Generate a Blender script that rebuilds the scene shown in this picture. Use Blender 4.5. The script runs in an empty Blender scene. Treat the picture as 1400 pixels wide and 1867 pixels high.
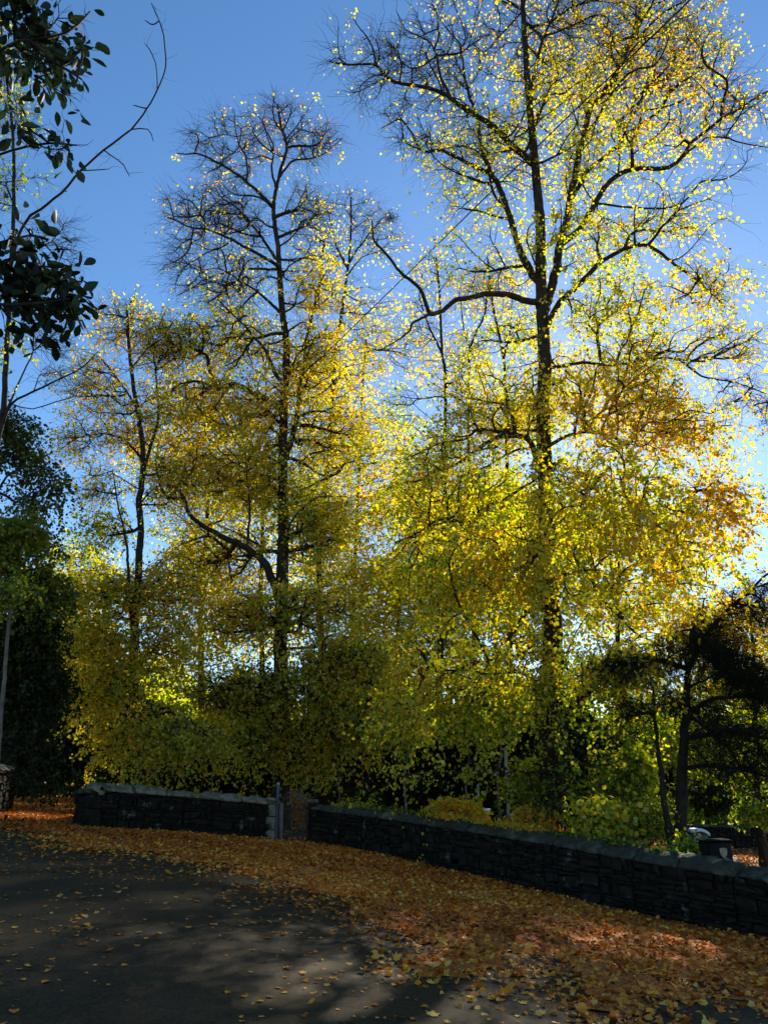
import bpy, math, random
import numpy as np
from mathutils import Vector
R = math.radians
SC = bpy.context.scene
COL = SC.collection
# ------------------------------------------------------------------ camera
F, CX, CY, PITCH, EYE = 1403.0, 700.0, 933.5, R(19.87), 1.6
cd = bpy.data.cameras.new('camera'); cam = bpy.data.objects.new('camera', cd); COL.objects.link(cam)
cd.sensor_fit = 'VERTICAL'; cd.sensor_height = 36; cd.sensor_width = 27; cd.lens = 36*F/1867
cd.clip_start = 0.05; cd.clip_end = 4000
cam.location = (0, 0, EYE); cam.rotation_euler = (R(90)+PITCH, 0, 0)
SC.camera = cam
# ------------------------------------------------------------------ sky, sun, exposure
SUN_EL, SUN_AZ = R(26), R(18)          # azimuth clockwise from the view direction
w = bpy.data.worlds.new('World'); SC.world = w; w.use_nodes = True
nt = w.node_tree; bg = nt.nodes['Background']
sky = nt.nodes.new('ShaderNodeTexSky'); sky.sky_type = 'NISHITA'; sky.sun_disc = False
sky.sun_elevation = SUN_EL; sky.sun_rotation = SUN_AZ
sky.altitude = 200; sky.air_density = 1.0; sky.dust_density = 0.12; sky.ozone_density = 2.5
hsv = nt.nodes.new('ShaderNodeHueSaturation'); hsv.inputs['Saturation'].default_value = 1.18
nt.links.new(sky.outputs[0], hsv.inputs['Color']); nt.links.new(hsv.outputs[0], bg.inputs[0]); bg.inputs[1].default_value = 0.063
sl = bpy.data.lights.new('sun', 'SUN'); sl.energy = 4.7; sl.angle = R(0.9); sl.color = (1.0, 0.92, 0.76)
so = bpy.data.objects.new('sun', sl); COL.objects.link(so)
sv = Vector((math.sin(SUN_AZ)*math.cos(SUN_EL), math.cos(SUN_AZ)*math.cos(SUN_EL), math.sin(SUN_EL)))
so.rotation_euler = sv.to_track_quat('Z', 'Y').to_euler(); so.location = (30, 40, 40)
SC.view_settings.view_transform = 'Standard'; SC.view_settings.look = 'None'
SC.view_settings.exposure = 1.6; SC.view_settings.gamma = 1.0
SC.render.engine = 'CYCLES'
SC.cycles.max_bounces = 12; SC.cycles.transmission_bounces = 6; SC.cycles.diffuse_bounces = 8
SC.cycles.use_denoising = True

# ------------------------------------------------------------------ projection helpers
cp, sp = math.cos(PITCH), math.sin(PITCH)
def ray(px, py):
    u = (px-CX)/F; v = (CY-py)/F
    return np.array([u, cp - v*sp, sp + v*cp])
def at(px, py, Y):
    d = ray(px, py)
    return np.array([0, 0, EYE]) + d*(Y/d[1])
def scale_at(px, py, Y):               # metres per source pixel
    d = ray(px, py); return (Y/d[1])/F
def gz(x, y):
    x = np.asarray(x, float); y = np.asarray(y, float)
    z = -0.097*16*np.tanh(x/16) + 0.035*np.sin(x*0.55+1)*np.sin(y*0.4) - 0.002*np.clip(y, 0, 100)
    return z
def ground(px, py):
    d = ray(px, py); t = 1.0
    for _ in range(4000):
        p = np.array([0, 0, EYE]) + d*t
        if p[2] <= gz(p[0], p[1]) or t > 300: break
        t += 0.02 + t*0.0005
    return p
def project(P):                         # world -> source pixel
    P = np.asarray(P); q = P - np.array([0, 0, EYE])
    dep = q[..., 1]*cp + q[..., 2]*sp
    return CX + F*q[..., 0]/dep, CY - F*(-q[..., 1]*sp + q[..., 2]*cp)/dep

# ------------------------------------------------------------------ materials
MATS = {}
def mat(name):
    m = bpy.data.materials.new(name); m.use_nodes = True
    n = m.node_tree; n.nodes.clear(); MATS[name] = m
    return m, n.nodes, n.links
def N(ns, t, **k):
    o = ns.new(t)
    for a, b in k.items():
        if a.startswith('i_'): o.inputs[a[2:].replace('_', ' ')].default_value = b
        else: setattr(o, a, b)
    return o
def ramp(ns, stops):
    r = ns.new('ShaderNodeValToRGB'); e = r.color_ramp.elements
    while len(e) < len(stops): e.new(0.5)
    for el, (p, c) in zip(e, stops): el.position = p; el.color = (*c, 1)
    return r
def leaf_mat(name, stops, trans=0.6, tmul=1.0, rough=0.45, gloss=0.06):
    m, ns, ls = mat(name)
    out = N(ns, 'ShaderNodeOutputMaterial')
    at_ = N(ns, 'ShaderNodeAttribute', attribute_name='tint')
    r = ramp(ns, stops); ls.new(at_.outputs['Fac'], r.inputs[0])
    d = N(ns, 'ShaderNodeBsdfDiffuse'); t = N(ns, 'ShaderNodeBsdfTranslucent')
    g = N(ns, 'ShaderNodeBsdfGlossy'); g.inputs['Roughness'].default_value = rough
    ls.new(r.outputs[0], d.inputs[0])
    hs = N(ns, 'ShaderNodeHueSaturation'); hs.inputs['Value'].default_value = tmul; hs.inputs['Saturation'].default_value = 1.1
    ls.new(r.outputs[0], hs.inputs['Color']); ls.new(hs.outputs[0], t.inputs[0])
    m1 = N(ns, 'ShaderNodeMixShader'); m1.inputs[0].default_value = trans
    ls.new(d.outputs[0], m1.inputs[1]); ls.new(t.outputs[0], m1.inputs[2])
    m2 = N(ns, 'ShaderNodeMixShader'); m2.inputs[0].default_value = gloss
    ls.new(m1.outputs[0], m2.inputs[1]); ls.new(g.outputs[0], m2.inputs[2])
    ls.new(m2.outputs[0], out.inputs[0])
    return m
AUT = [(0.0, (0.04, 0.08, 0.012)), (0.22, (0.22, 0.32, 0.025)), (0.42, (0.53, 0.55, 0.055)), (0.60, (0.78, 0.58, 0.07)),
       (0.76, (0.78, 0.42, 0.03)), (0.90, (0.62, 0.20, 0.025)), (1.0, (0.30, 0.10, 0.03))]
leaf_mat('autumn_leaves', AUT, 0.68, 1.10, 0.5, 0.03)
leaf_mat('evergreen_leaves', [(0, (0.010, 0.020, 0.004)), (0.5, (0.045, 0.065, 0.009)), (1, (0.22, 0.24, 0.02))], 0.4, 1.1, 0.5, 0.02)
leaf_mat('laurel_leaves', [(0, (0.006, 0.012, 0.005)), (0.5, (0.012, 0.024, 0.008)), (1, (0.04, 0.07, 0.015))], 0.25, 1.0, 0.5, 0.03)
leaf_mat('needles', [(0, (0.006, 0.010, 0.004)), (1, (0.020, 0.028, 0.007))], 0.15, 1.0, 0.5, 0.01)
leaf_mat('litter_leaves', [(0, (0.16, 0.04, 0.008)), (0.3, (0.58, 0.16, 0.016)), (0.65, (0.82, 0.30, 0.03)), (0.85, (0.85, 0.43, 0.055)), (1, (0.75, 0.50, 0.12))], 0.10, 1.0, 0.5, 0.03)

def surf_mat(name, stops, scale, rough=0.9, bump=0.3, bscale=None, detail=8, spec=0.3, dist=0.02, extra=None, coord='Object', metallic=0):
    m, ns, ls = mat(name)
    out = N(ns, 'ShaderNodeOutputMaterial'); p = N(ns, 'ShaderNodeBsdfPrincipled')
    tc = N(ns, 'ShaderNodeTexCoord')
    nz = N(ns, 'ShaderNodeTexNoise'); nz.inputs['Scale'].default_value = scale; nz.inputs['Detail'].default_value = detail
    nz.inputs['Roughness'].default_value = 0.65
    ls.new(tc.outputs[coord], nz.inputs['Vector'])
    r = ramp(ns, stops); ls.new(nz.outputs['Fac'], r.inputs[0])
    colo = r.outputs[0]
    if extra:                                            # patches of another colour (lichen, damp)
        esc, lo, hi, ecol = extra
        n2 = N(ns, 'ShaderNodeTexNoise'); n2.inputs['Scale'].default_value = esc; n2.inputs['Detail'].default_value = 6
        n2.inputs['Roughness'].default_value = 0.7
        ls.new(tc.outputs[coord], n2.inputs['Vector'])
        mr = N(ns, 'ShaderNodeMapRange'); mr.inputs[1].default_value = lo; mr.inputs[2].default_value = hi
        ls.new(n2.outputs['Fac'], mr.inputs[0])
        mx = N(ns, 'ShaderNodeMix', data_type='RGBA'); ls.new(mr.outputs[0], mx.inputs[0])
        ls.new(colo, mx.inputs[6]); mx.inputs[7].default_value = (*ecol, 1); colo = mx.outputs[2]
    ls.new(colo, p.inputs['Base Color'])
    p.inputs['Roughness'].default_value = rough; p.inputs['Specular IOR Level'].default_value = spec
    p.inputs['Metallic'].default_value = metallic
    if bump:
        nb = N(ns, 'ShaderNodeTexNoise'); nb.inputs['Scale'].default_value = bscale or scale*4; nb.inputs['Detail'].default_value = 6
        ls.new(tc.outputs[coord], nb.inputs['Vector'])
        b = N(ns, 'ShaderNodeBump'); b.inputs['Strength'].default_value = bump; b.inputs['Distance'].default_value = dist
        ls.new(nb.outputs['Fac'], b.inputs['Height']); ls.new(b.outputs[0], p.inputs['Normal'])
    ls.new(p.outputs[0], out.inputs[0])
    return m
surf_mat('bark', [(0.3, (0.013, 0.009, 0.006)), (0.7, (0.05, 0.037, 0.025))], 6, 0.95, 0.6, 22, dist=0.03, extra=(2.5, 0.55, 0.72, (0.085, 0.075, 0.05)))
surf_mat('bark_dark', [(0.3, (0.010, 0.007, 0.005)), (0.7, (0.035, 0.026, 0.018))], 6, 0.95, 0.6, 22, dist=0.03)
surf_mat('bark_light', [(0.3, (0.08, 0.065, 0.05)), (0.7, (0.20, 0.17, 0.13))], 6, 0.95, 0.5, 22, dist=0.02)
surf_mat('asphalt', [(0.25, (0.031, 0.021, 0.009)), (0.75, (0.058, 0.039, 0.018))], 0.9, 0.85, 0.5, 90, detail=12, dist=0.004, spec=0.1, extra=(0.28, 0.48, 0.72, (0.042, 0.033, 0.012)))
m_, ns_, ls_ = MATS['asphalt'], MATS['asphalt'].node_tree.nodes, MATS['asphalt'].node_tree.links
pb = [q for q in ns_ if q.type == 'BSDF_PRINCIPLED'][0]; src = pb.inputs['Base Color'].links[0].from_socket
tcn = [q for q in ns_ if q.type == 'TEX_COORD'][0]
vz = N(ns_, 'ShaderNodeTexVoronoi'); vz.inputs['Scale'].default_value = 55; ls_.new(tcn.outputs['Object'], vz.inputs['Vector'])
mr_ = N(ns_, 'ShaderNodeMapRange'); mr_.inputs[1].default_value = 0.0; mr_.inputs[2].default_value = 1.0; mr_.inputs[3].default_value = 0.55; mr_.inputs[4].default_value = 1.6
ls_.new(vz.outputs['Color'], mr_.inputs[0])
cr = N(ns_, 'ShaderNodeTexVoronoi', feature='DISTANCE_TO_EDGE'); cr.inputs['Scale'].default_value = 0.33
wn = N(ns_, 'ShaderNodeTexNoise'); wn.inputs['Scale'].default_value = 2.5; wn.inputs['Detail'].default_value = 5; ls_.new(tcn.outputs['Object'], wn.inputs['Vector'])
va = N(ns_, 'ShaderNodeVectorMath', operation='MULTIPLY_ADD'); va.inputs[1].default_value = (0.8, 0.8, 0.8); ls_.new(wn.outputs['Color'], va.inputs[0]); ls_.new(tcn.outputs['Object'], va.inputs[2])
ls_.new(va.outputs[0], cr.inputs['Vector'])
cm_ = N(ns_, 'ShaderNodeMapRange'); cm_.inputs[1].default_value = 0.001; cm_.inputs[2].default_value = 0.006; cm_.inputs[3].default_value = 0.45; cm_.inputs[4].default_value = 1.0
ls_.new(cr.outputs['Distance'], cm_.inputs[0])
mm_ = N(ns_, 'ShaderNodeMath', operation='MULTIPLY'); ls_.new(mr_.outputs[0], mm_.inputs[0]); ls_.new(cm_.outputs[0], mm_.inputs[1])
vs_ = N(ns_, 'ShaderNodeVectorMath', operation='SCALE'); ls_.new(src, vs_.inputs[0]); ls_.new(mm_.outputs[0], vs_.inputs['Scale']); ls_.new(vs_.outputs[0], pb.inputs['Base Color'])
surf_mat('soil', [(0.3, (0.018, 0.013, 0.008)), (0.55, (0.06, 0.032, 0.014)), (0.75, (0.16, 0.07, 0.022))], 3.5, 1, 0.8, 9, detail=12, dist=0.05)
surf_mat('litter_bed', [(0.3, (0.12, 0.035, 0.008)), (0.5, (0.42, 0.13, 0.02)), (0.7, (0.65, 0.23, 0.03))], 22, 1, 0.8, 30, detail=10, dist=0.03)
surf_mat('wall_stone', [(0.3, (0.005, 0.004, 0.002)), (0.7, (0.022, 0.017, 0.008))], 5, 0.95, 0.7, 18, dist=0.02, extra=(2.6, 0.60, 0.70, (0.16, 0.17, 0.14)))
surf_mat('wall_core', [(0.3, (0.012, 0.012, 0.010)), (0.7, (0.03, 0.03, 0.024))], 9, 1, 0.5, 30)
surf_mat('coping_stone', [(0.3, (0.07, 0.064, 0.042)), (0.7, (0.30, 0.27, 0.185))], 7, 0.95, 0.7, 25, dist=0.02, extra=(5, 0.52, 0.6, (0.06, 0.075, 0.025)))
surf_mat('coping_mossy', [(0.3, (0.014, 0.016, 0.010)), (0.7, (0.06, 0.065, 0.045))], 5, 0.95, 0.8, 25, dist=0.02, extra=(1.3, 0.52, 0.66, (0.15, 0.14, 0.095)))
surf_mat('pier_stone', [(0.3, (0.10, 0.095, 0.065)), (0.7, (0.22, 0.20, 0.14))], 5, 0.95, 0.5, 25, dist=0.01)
surf_mat('iron', [(0.3, (0.02, 0.022, 0.026)), (0.7, (0.055, 0.06, 0.07))], 14, 0.5, 0.2, 60, dist=0.002, spec=0.5)
surf_mat('blue_paint', [(0.3, (0.03, 0.045, 0.09)), (0.7, (0.07, 0.10, 0.18))], 8, 0.45, 0.1, 40, dist=0.002, spec=0.5)
surf_mat('steel', [(0.3, (0.22, 0.23, 0.24)), (0.7, (0.38, 0.39, 0.40))], 10, 0.45, 0.1, 50, dist=0.002, spec=0.5)
surf_mat('white_paint', [(0.3, (0.60, 0.61, 0.63)), (0.7, (0.80, 0.80, 0.82))], 6, 0.5, 0.1, 40, dist=0.002)
surf_mat('black_plastic', [(0.3, (0.004, 0.004, 0.004)), (0.7, (0.011, 0.010, 0.009))], 6, 0.6, 0.1, 60, dist=0.002, spec=0.15)
surf_mat('crest_cream', [(0.3, (0.22, 0.17, 0.09)), (0.7, (0.36, 0.29, 0.17))], 12, 0.6, 0)
surf_mat('cable_rubber', [(0.3, (0.012, 0.012, 0.012)), (0.7, (0.02, 0.02, 0.02))], 6, 0.7, 0)
surf_mat('moss', [(0.3, (0.03, 0.05, 0.012)), (0.7, (0.10, 0.13, 0.03))], 9, 1, 0.6, 30)

# ------------------------------------------------------------------ mesh helpers
def mesh_np(name, verts, faces, mtl, parent=None, smooth=False, tint=None):
    """faces: list of (k, array[n,k])"""
    me = bpy.data.meshes.new(name)
    verts = np.asarray(verts, np.float32)
    me.vertices.add(len(verts)); me.vertices.foreach_set('co', verts.ravel())
    idx = []; tot = []
    for f in faces:
        f = np.asarray(f, np.int32)
        if len(f) == 0: continue
        idx.append(f.ravel()); tot.append(np.full(len(f), f.shape[1], np.int32))
    idx = np.concatenate(idx); tot = np.concatenate(tot)
    st = np.concatenate([[0], np.cumsum(tot)[:-1]]).astype(np.int32)
    me.loops.add(len(idx)); me.loops.foreach_set('vertex_index', idx)
    me.polygons.add(len(tot)); me.polygons.foreach_set('loop_start', st); me.polygons.foreach_set('loop_total', tot)
    if smooth: me.polygons.foreach_set('use_smooth', np.ones(len(tot), bool))
    me.update(calc_edges=True)
    if tint is not None:
        a = me.attributes.new('tint', 'FLOAT', 'FACE'); a.data.foreach_set('value', np.asarray(tint, np.float32))
    me.materials.append(MATS[mtl])
    o = bpy.data.objects.new(name, me); COL.objects.link(o)
    if parent is not None:
        o.parent = parent; o.location = -Vector(parent.location) if parent.type == 'EMPTY' else (0, 0, 0)
    return o
def tag(o, label, cat, group=None, kind=None):
    if label: o['label'] = label
    if cat: o['category'] = cat
    if group: o['group'] = group
    if kind: o['kind'] = kind
    return o
def thing(name, loc, label, cat, group=None):
    o = bpy.data.objects.new(name, None); COL.objects.link(o); o.location = [float(v) for v in loc]
    o.empty_display_size = 0.3
    return tag(o, label, cat, group)

class MB:                              # collects tubes, boxes, leaves
    def __init__(s): s.v = []; s.f = {}; s.n = 0; s.t = {}
    def add(s, v, f, t=None):
        f = np.asarray(f, np.int64); k = f.shape[1]
        s.v.append(np.asarray(v, float)); s.f.setdefault(k, []).append(f + s.n); s.n += len(v)
        s.t.setdefault(k, []).append(np.full(len(f), 0.5) if t is None else np.asarray(t, float))
    def tube(s, pts, rad, sides, cap=False):
        pts = np.asarray(pts, float); n = len(pts); rad = np.broadcast_to(np.asarray(rad, float), (n,))
        tan = np.gradient(pts, axis=0); tan /= np.linalg.norm(tan, axis=1)[:, None] + 1e-9
        m = np.abs(tan).mean(0); ref = np.eye(3)[np.argmin(m)]
        a = np.cross(tan, ref); a /= np.linalg.norm(a, axis=1)[:, None] + 1e-9; b = np.cross(tan, a)
        th = np.arange(sides)*2*math.pi/sides
        ring = a[:, None]*np.cos(th)[None, :, None] + b[:, None]*np.sin(th)[None, :, None]
        v = (pts[:, None] + ring*rad[:, None, None]).reshape(-1, 3)
        i = np.arange(n-1)[:, None]*sides; j = np.arange(sides)[None]; j2 = (j+1) % sides
        f = np.stack([i+j, i+j2, i+sides+j2, i+sides+j], -1).reshape(-1, 4)
        s.add(v, f)
        if cap and sides == 4:
            s.add(v[:4], [[0, 1, 2, 3]]); s.add(v[-4:], [[3, 2, 1, 0]])
        elif cap:
            c = np.vstack([v[-sides:], pts[-1:]]); s.add(c, [[q, (q+1) % sides, sides] for q in range(sides)])
            c = np.vstack([v[:sides], pts[:1]]); s.add(c, [[(q+1) % sides, q, sides] for q in range(sides)])
    def box(s, c, d, ax=None, jit=0, bev=0.0, rng=None):
        """box with centre c, full dims d, axes ax (3x3 rows); bev = chamfer of the front/top corners"""
        c = np.asarray(c, float); h = np.asarray(d, float)/2
        ax = np.eye(3) if ax is None else np.asarray(ax, float)
        if bev <= 0:
            q = np.array([[x, y, z] for x in (-1, 1) for y in (-1, 1) for z in (-1, 1)], float)*h
            f = [[0, 1, 3, 2], [4, 6, 7, 5], [0, 4, 5, 1], [2, 3, 7, 6], [0, 2, 6, 4], [1, 5, 7, 3]]
        else:
            q = []; 
            for sx in (-1, 1):
                for sy in (-1, 1):
                    for sz in (-1, 1):
                        for k in range(3):
                            e = [h[0]-bev, h[1]-bev, h[2]-bev]; e[k] = h[k]
                            q.append([sx*e[0], sy*e[1], sz*e[2]])
            q = np.array(q)
            def I(x, y, z, k): return ((x*2+y)*2+z)*3+k
            f = []; t3 = []
            for k in range(3):
                o = [m for m in range(3) if m != k]
                for sgn in (0, 1):
                    L = []
                    for (p, r_) in ((0, 0), (1, 0), (1, 1), (0, 1)):
                        cc = [0, 0, 0]; cc[k] = sgn; cc[o[0]] = p; cc[o[1]] = r_
                        L.append(I(*cc, k))
                    f.append(L)
                a_, b_ = o          # edges parallel to k: between faces a_ and b_
                for p in (0, 1):
                    for r_ in (0, 1):
                        c0 = [0, 0, 0]; c1 = [0, 0, 0]; c1[k] = 1
                        c0[a_] = c1[a_] = p; c0[b_] = c1[b_] = r_
                        f.append([I(*c0, a_), I(*c1, a_), I(*c1, b_), I(*c0, b_)])
            for x in (0, 1):
                for y in (0, 1):
                    for z in (0, 1): t3.append([I(x, y, z, 0), I(x, y, z, 1), I(x, y, z, 2)])
        if jit and rng is not None: q = q + rng.uniform(-jit, jit, q.shape)
        v = c + q @ ax
        if bev > 0:
            n0 = s.n; s.add(v, f); s.f.setdefault(3, []).append(np.array(t3) + n0); s.t.setdefault(3, []).append(np.full(8, 0.5))
        else: s.add(v, f)
    def build(s, name, mtl, parent=None, smooth=False, tint=False):
        ks = list(s.f)
        return mesh_np(name, np.concatenate(s.v), [np.concatenate(s.f[k]) for k in ks], mtl, parent, smooth,
                       np.concatenate([np.concatenate(s.t[k]) for k in ks]) if tint else None)

# leaf outlines (x across, y along, z up)
LEAF6 = np.array([[0, 0, 0], [.40, .28, .10], [.34, .68, .09], [0, 1, -.06], [-.34, .68, .09], [-.40, .28, .10]])
LEAF4 = np.array([[0, 0, 0], [.40, .45, .08], [0, 1, 0], [-.40, .45, .08]])
NEED4 = np.array([[0, 0, 0], [.13, .4, .03], [0, 1, 0], [-.13, .4, .03]])
LAUR = np.array([[0, 0, 0], [.12, .18, .03], [.235, .45, .06], [.235, .70, .06], [.12, .90, .02], [0, 1, -.04], [-.12, .90, .02], [-.235, .70, .06], [-.235, .45, .06], [-.12, .18, .03]])
MAPLE = np.array([[0, 0, 0], [.16, .12, 0], [.52, .10, .10], [.36, .34, .02], [.58, .62, .10], [.26, .62, .02], [0, 1, .08], [-.26, .62, .02], [-.58, .62, .10], [-.36, .34, .02], [-.52, .10, .10], [-.16, .12, 0]])
def leaves(mb, pos, axis, nrm, size, tint, shape='6', curl=None):
    n = len(pos)
    if n == 0: return
    axis = axis/(np.linalg.norm(axis, axis=1)[:, None]+1e-9)
    side = np.cross(axis, nrm); side /= np.linalg.norm(side, axis=1)[:, None]+1e-9
    up = np.cross(side, axis)
    P = {'6': LEAF6, '4': LEAF4, 'n': NEED4, 'l': LAUR, 'm': MAPLE}[shape]
    size = np.asarray(size)[:, None, None]
    z = P[:, 2][None, :, None]*(1.0 if curl is None else np.asarray(curl)[:, None, None])
    v = pos[:, None] + size*(P[:, 0][None, :, None]*side[:, None]*1.0 + P[:, 1][None, :, None]*axis[:, None] + z*up[:, None])
    k = len(P); base = np.arange(n)[:, None]*k
    if shape in '6':
        f = np.concatenate([base+np.array([[0, 1, 2, 3]]), base+np.array([[3, 4, 5, 0]])]); t = np.concatenate([tint, tint])
    elif shape in '4n': f = base+np.array([[0, 1, 2, 3]]); t = tint
    elif shape == 'l':
        f = np.concatenate([base+np.array([[0, 1, 2, 3, 4, 5]]), base+np.array([[5, 6, 7, 8, 9, 0]])]); t = np.concatenate([tint, tint])
    else:
        f = np.concatenate([base+np.array([[0, 1, 2, 3, 4, 5, 6]]), base+np.array([[6, 7, 8, 9, 10, 11, 0]])]); t = np.concatenate([tint, tint])
    mb.add(v.reshape(-1, 3), f, t)

def catmull(P, step):
    P = np.asarray(P, float)
    if len(P) == 2: 
        n = max(2, int(np.linalg.norm(P[1]-P[0])/step)+1); t = np.linspace(0, 1, n)[:, None]; return P[0]*(1-t)+P[1]*t
    Q = np.vstack([2*P[0]-P[1], P, 2*P[-1]-P[-2]]); out = []
    for i in range(1, len(Q)-2):
        n = max(1, int(round(np.linalg.norm(Q[i+1]-Q[i])/step)))
        t = (np.arange(n)/n)[:, None]
        a, b, c, d = Q[i-1], Q[i], Q[i+1], Q[i+2]
        out.append(0.5*((2*b)+(-a+c)*t+(2*a-5*b+4*c-d)*t**2+(-a+3*b-3*c+d)*t**3))
    out.append(P[-1:]); return np.vstack(out)

def lownoise(P, seed, s=0.6):
    r = np.random.default_rng(seed); o = 0
    for k in range(5):
        d = r.normal(size=3)*s*(1.5**k)/1.5; o = o + np.sin(P @ d + r.uniform(0, 6.28))/(1.25**k)
    return o/2.6

def unit(v): return v/(np.linalg.norm(v, axis=-1, keepdims=True)+1e-9)

def grow_tree(name, label, cat, Y, trunk, r0, limbs=(), blobs=(), npts=1500, twigs=4, lpt=9, leaf=0.08, shape='6', leafmat='autumn_leaves',
              barkmat='bark', seed=1, tone=0.5, droop=0.35, group=None, twlen=0.75, wpath=0.22, rtip=0.006, r1=0.05, twr=0.0045, kink=0.04, base_world=None, trunk_leaf=0.15, lim_leaf=0.5, voids=-9, stubs=()):
    """trunk / limbs: lists of source-pixel points (limbs: (points, start radius, depth change)); blobs: (px, py, rx, ry, leafiness, tone, depth offset, weight)"""
    rng = np.random.default_rng(seed)
    T = np.array([at(p[0], p[1], Y if len(p) < 3 else p[2]) for p in trunk])
    b0 = T[0].copy(); b0[2] = float(gz(b0[0], b0[1])) - 0.15
    if T[0][2] > b0[2] + 0.3: T = np.vstack([[b0], T])
    else: T[0] = b0
    TS = catmull(T, 0.6)
    n = len(TS)
    pos = [p for p in TS]; par = [-1] + list(range(n-1)); rmin = list(r0 + (r1-r0)*(np.arange(n)/(n-1))**0.8)
    rmin[0] *= 1.5; rmin[1] *= 1.15
    lf = [trunk_leaf]*n; tn = [tone]*n; kind = [0]*n
    zb, zt = TS[0][2], TS[-1][2]
    plen = [0.0]
    for i in range(1, n): plen.append(plen[-1]+0.3*np.linalg.norm(TS[i]-TS[i-1]))
    for li, (pts, rs, dY) in enumerate(limbs):
        L0 = at(pts[0][0], pts[0][1], Y)
        A = np.array(pos); pxs, pys = project(A)
        d2 = (pxs-pts[0][0])**2 + (pys-pts[0][1])**2
        # start on the projected nearest wood so depth is inherited
        k = int(np.argmin(d2)); Yp = A[k][1]
        m = len(pts)-1
        W = [A[k]]
        for q, (x, y) in enumerate(pts[1:], 1):
            W.append(at(x, y, Yp + dY*q/m))
        S = catmull(np.array(W), 0.45)[1:]
        S[1:-1] += rng.normal(0, kink*0.5, S[1:-1].shape)
        prev = k
        for q, p in enumerate(S):
            pos.append(p); par.append(prev); plen.append(plen[prev]+0.4*np.linalg.norm(p-np.array(pos[prev])))
            rmin.append(rs*0.86*(1-0.80*(q/len(S)))); prev = len(pos)-1
            h = (p[2]-zb)/(zt-zb+1e-6)
            lf.append(lim_leaf); tn.append(tone); kind.append(1)
    # crown points
    vols = np.array([b[2]*b[2]*b[3]*(b[7] if len(b) > 7 else 1) for b in blobs], float)**0.78
    cnt = np.maximum(6, npts*(1.45 if voids > -9 else 1)*vols/vols.sum()).astype(int)
    Q = []; Ql = []; Qt = []
    for b, c in zip(blobs, cnt):
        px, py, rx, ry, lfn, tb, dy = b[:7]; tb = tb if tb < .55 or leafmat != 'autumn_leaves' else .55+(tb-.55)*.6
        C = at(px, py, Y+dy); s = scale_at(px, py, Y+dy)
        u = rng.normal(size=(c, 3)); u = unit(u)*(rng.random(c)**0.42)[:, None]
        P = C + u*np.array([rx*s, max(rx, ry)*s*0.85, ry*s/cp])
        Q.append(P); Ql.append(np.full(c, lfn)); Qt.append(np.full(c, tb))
    Q = np.concatenate(Q); Ql = np.concatenate(Ql); Qt = np.concatenate(Qt)
    ok = Q[:, 2] > gz(Q[:, 0], Q[:, 1]) + 0.25
    if voids > -9: ok &= lownoise(Q*np.array([1, 1, 1.7]), seed+99, 0.75) > voids + rng.normal(0, 0.12, len(Q))
    Q, Ql, Qt = Q[ok], Ql[ok], Qt[ok]
    A = np.array(pos); pl = np.array(plen)
    lo = A[:, 2] > zb + 0.10*(zt-zb) if len(A) > 4 else np.ones(len(A), bool)
    # cost: distance + path length, and rising wood is cheaper than falling
    def cost(p, c0, X):
        d = X-p; L = np.linalg.norm(d, axis=1)
        return L*(1.0+0.25*np.clip(-d[:, 2]/(L+1e-6), 0, 1)) + wpath*c0
    best = np.full(len(Q), 1e9); bp = np.zeros(len(Q), int)
    for i in range(len(A)):
        if not lo[i]: continue
        c = cost(A[i], pl[i], Q); m_ = c < best; best[m_] = c[m_]; bp[m_] = i
    alive = np.ones(len(Q), bool); base = len(pos)
    for it in range(len(Q)):
        j = int(np.argmin(np.where(alive, best, 1e9))); alive[j] = False
        k = bp[j]; p = Q[j]
        pos.append(p); par.append(int(k)); L = float(np.linalg.norm(p-pos[k])); plen.append(plen[k]+L)
        rmin.append(0); lf.append(Ql[j]); tn.append(Qt[j]); kind.append(2)
        c = cost(p, plen[-1], Q); m_ = alive & (c < best); best[m_] = c[m_]; bp[m_] = len(pos)-1
    pos = np.array(pos); par = np.array(par); lf = np.array(lf); tn = np.array(tn); kind = np.array(kind)
    NN = len(pos)
    ch = [[] for _ in range(NN)]
    for i in range(1, NN): ch[par[i]].append(i)
    cntd = np.ones(NN)
    for i in range(NN-1, 0, -1): cntd[par[i]] += cntd[i]
    rr = np.where(kind < 2, np.maximum(np.array(rmin), 0.012), np.minimum(rtip*cntd**0.47, 0.09))
    for i in range(1, NN): rr[i] = min(rr[i], rr[par[i]])
    # pull crown nodes together for smoother boughs
    for _ in range(2):
        new = pos.copy()
        for i in range(base, NN):
            if ch[i]:
                c = max(ch[i], key=lambda q: cntd[q]); new[i] = pos[i]*0.5 + 0.25*(pos[par[i]]+pos[c])
        pos = new
    root = thing(name, b0, label, cat, group)
    mt, mbr, mc = MB(), MB(), MB()
    # chains
    starts = [0]; 
    used = np.zeros(NN, bool); stack = [(-1, 0)]
    while stack:
        pa, s0 = stack.pop(); chain = [] if pa < 0 else [pa]; cur = s0
        istrunk = pa < 0
        while True:
            chain.append(cur)
            c = ch[cur]
            if not c: break
            if istrunk:
                nx = [q for q in c if kind[q] == 0]; nx = nx[0] if nx else max(c, key=lambda q: cntd[q])
                if kind[nx] != 0 and kind[cur] == 0: pass
            else: nx = max(c, key=lambda q: (kind[q] == 1 and kind[cur] == 1, cntd[q]))
            for q in c:
                if q != nx: stack.append((cur, q))
            cur = nx
        P = pos[chain]; r = rr[chain].copy()
        if pa >= 0: r[0] = min(r[0], r[1]*1.25)
        if len(P) < 2: continue
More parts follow.
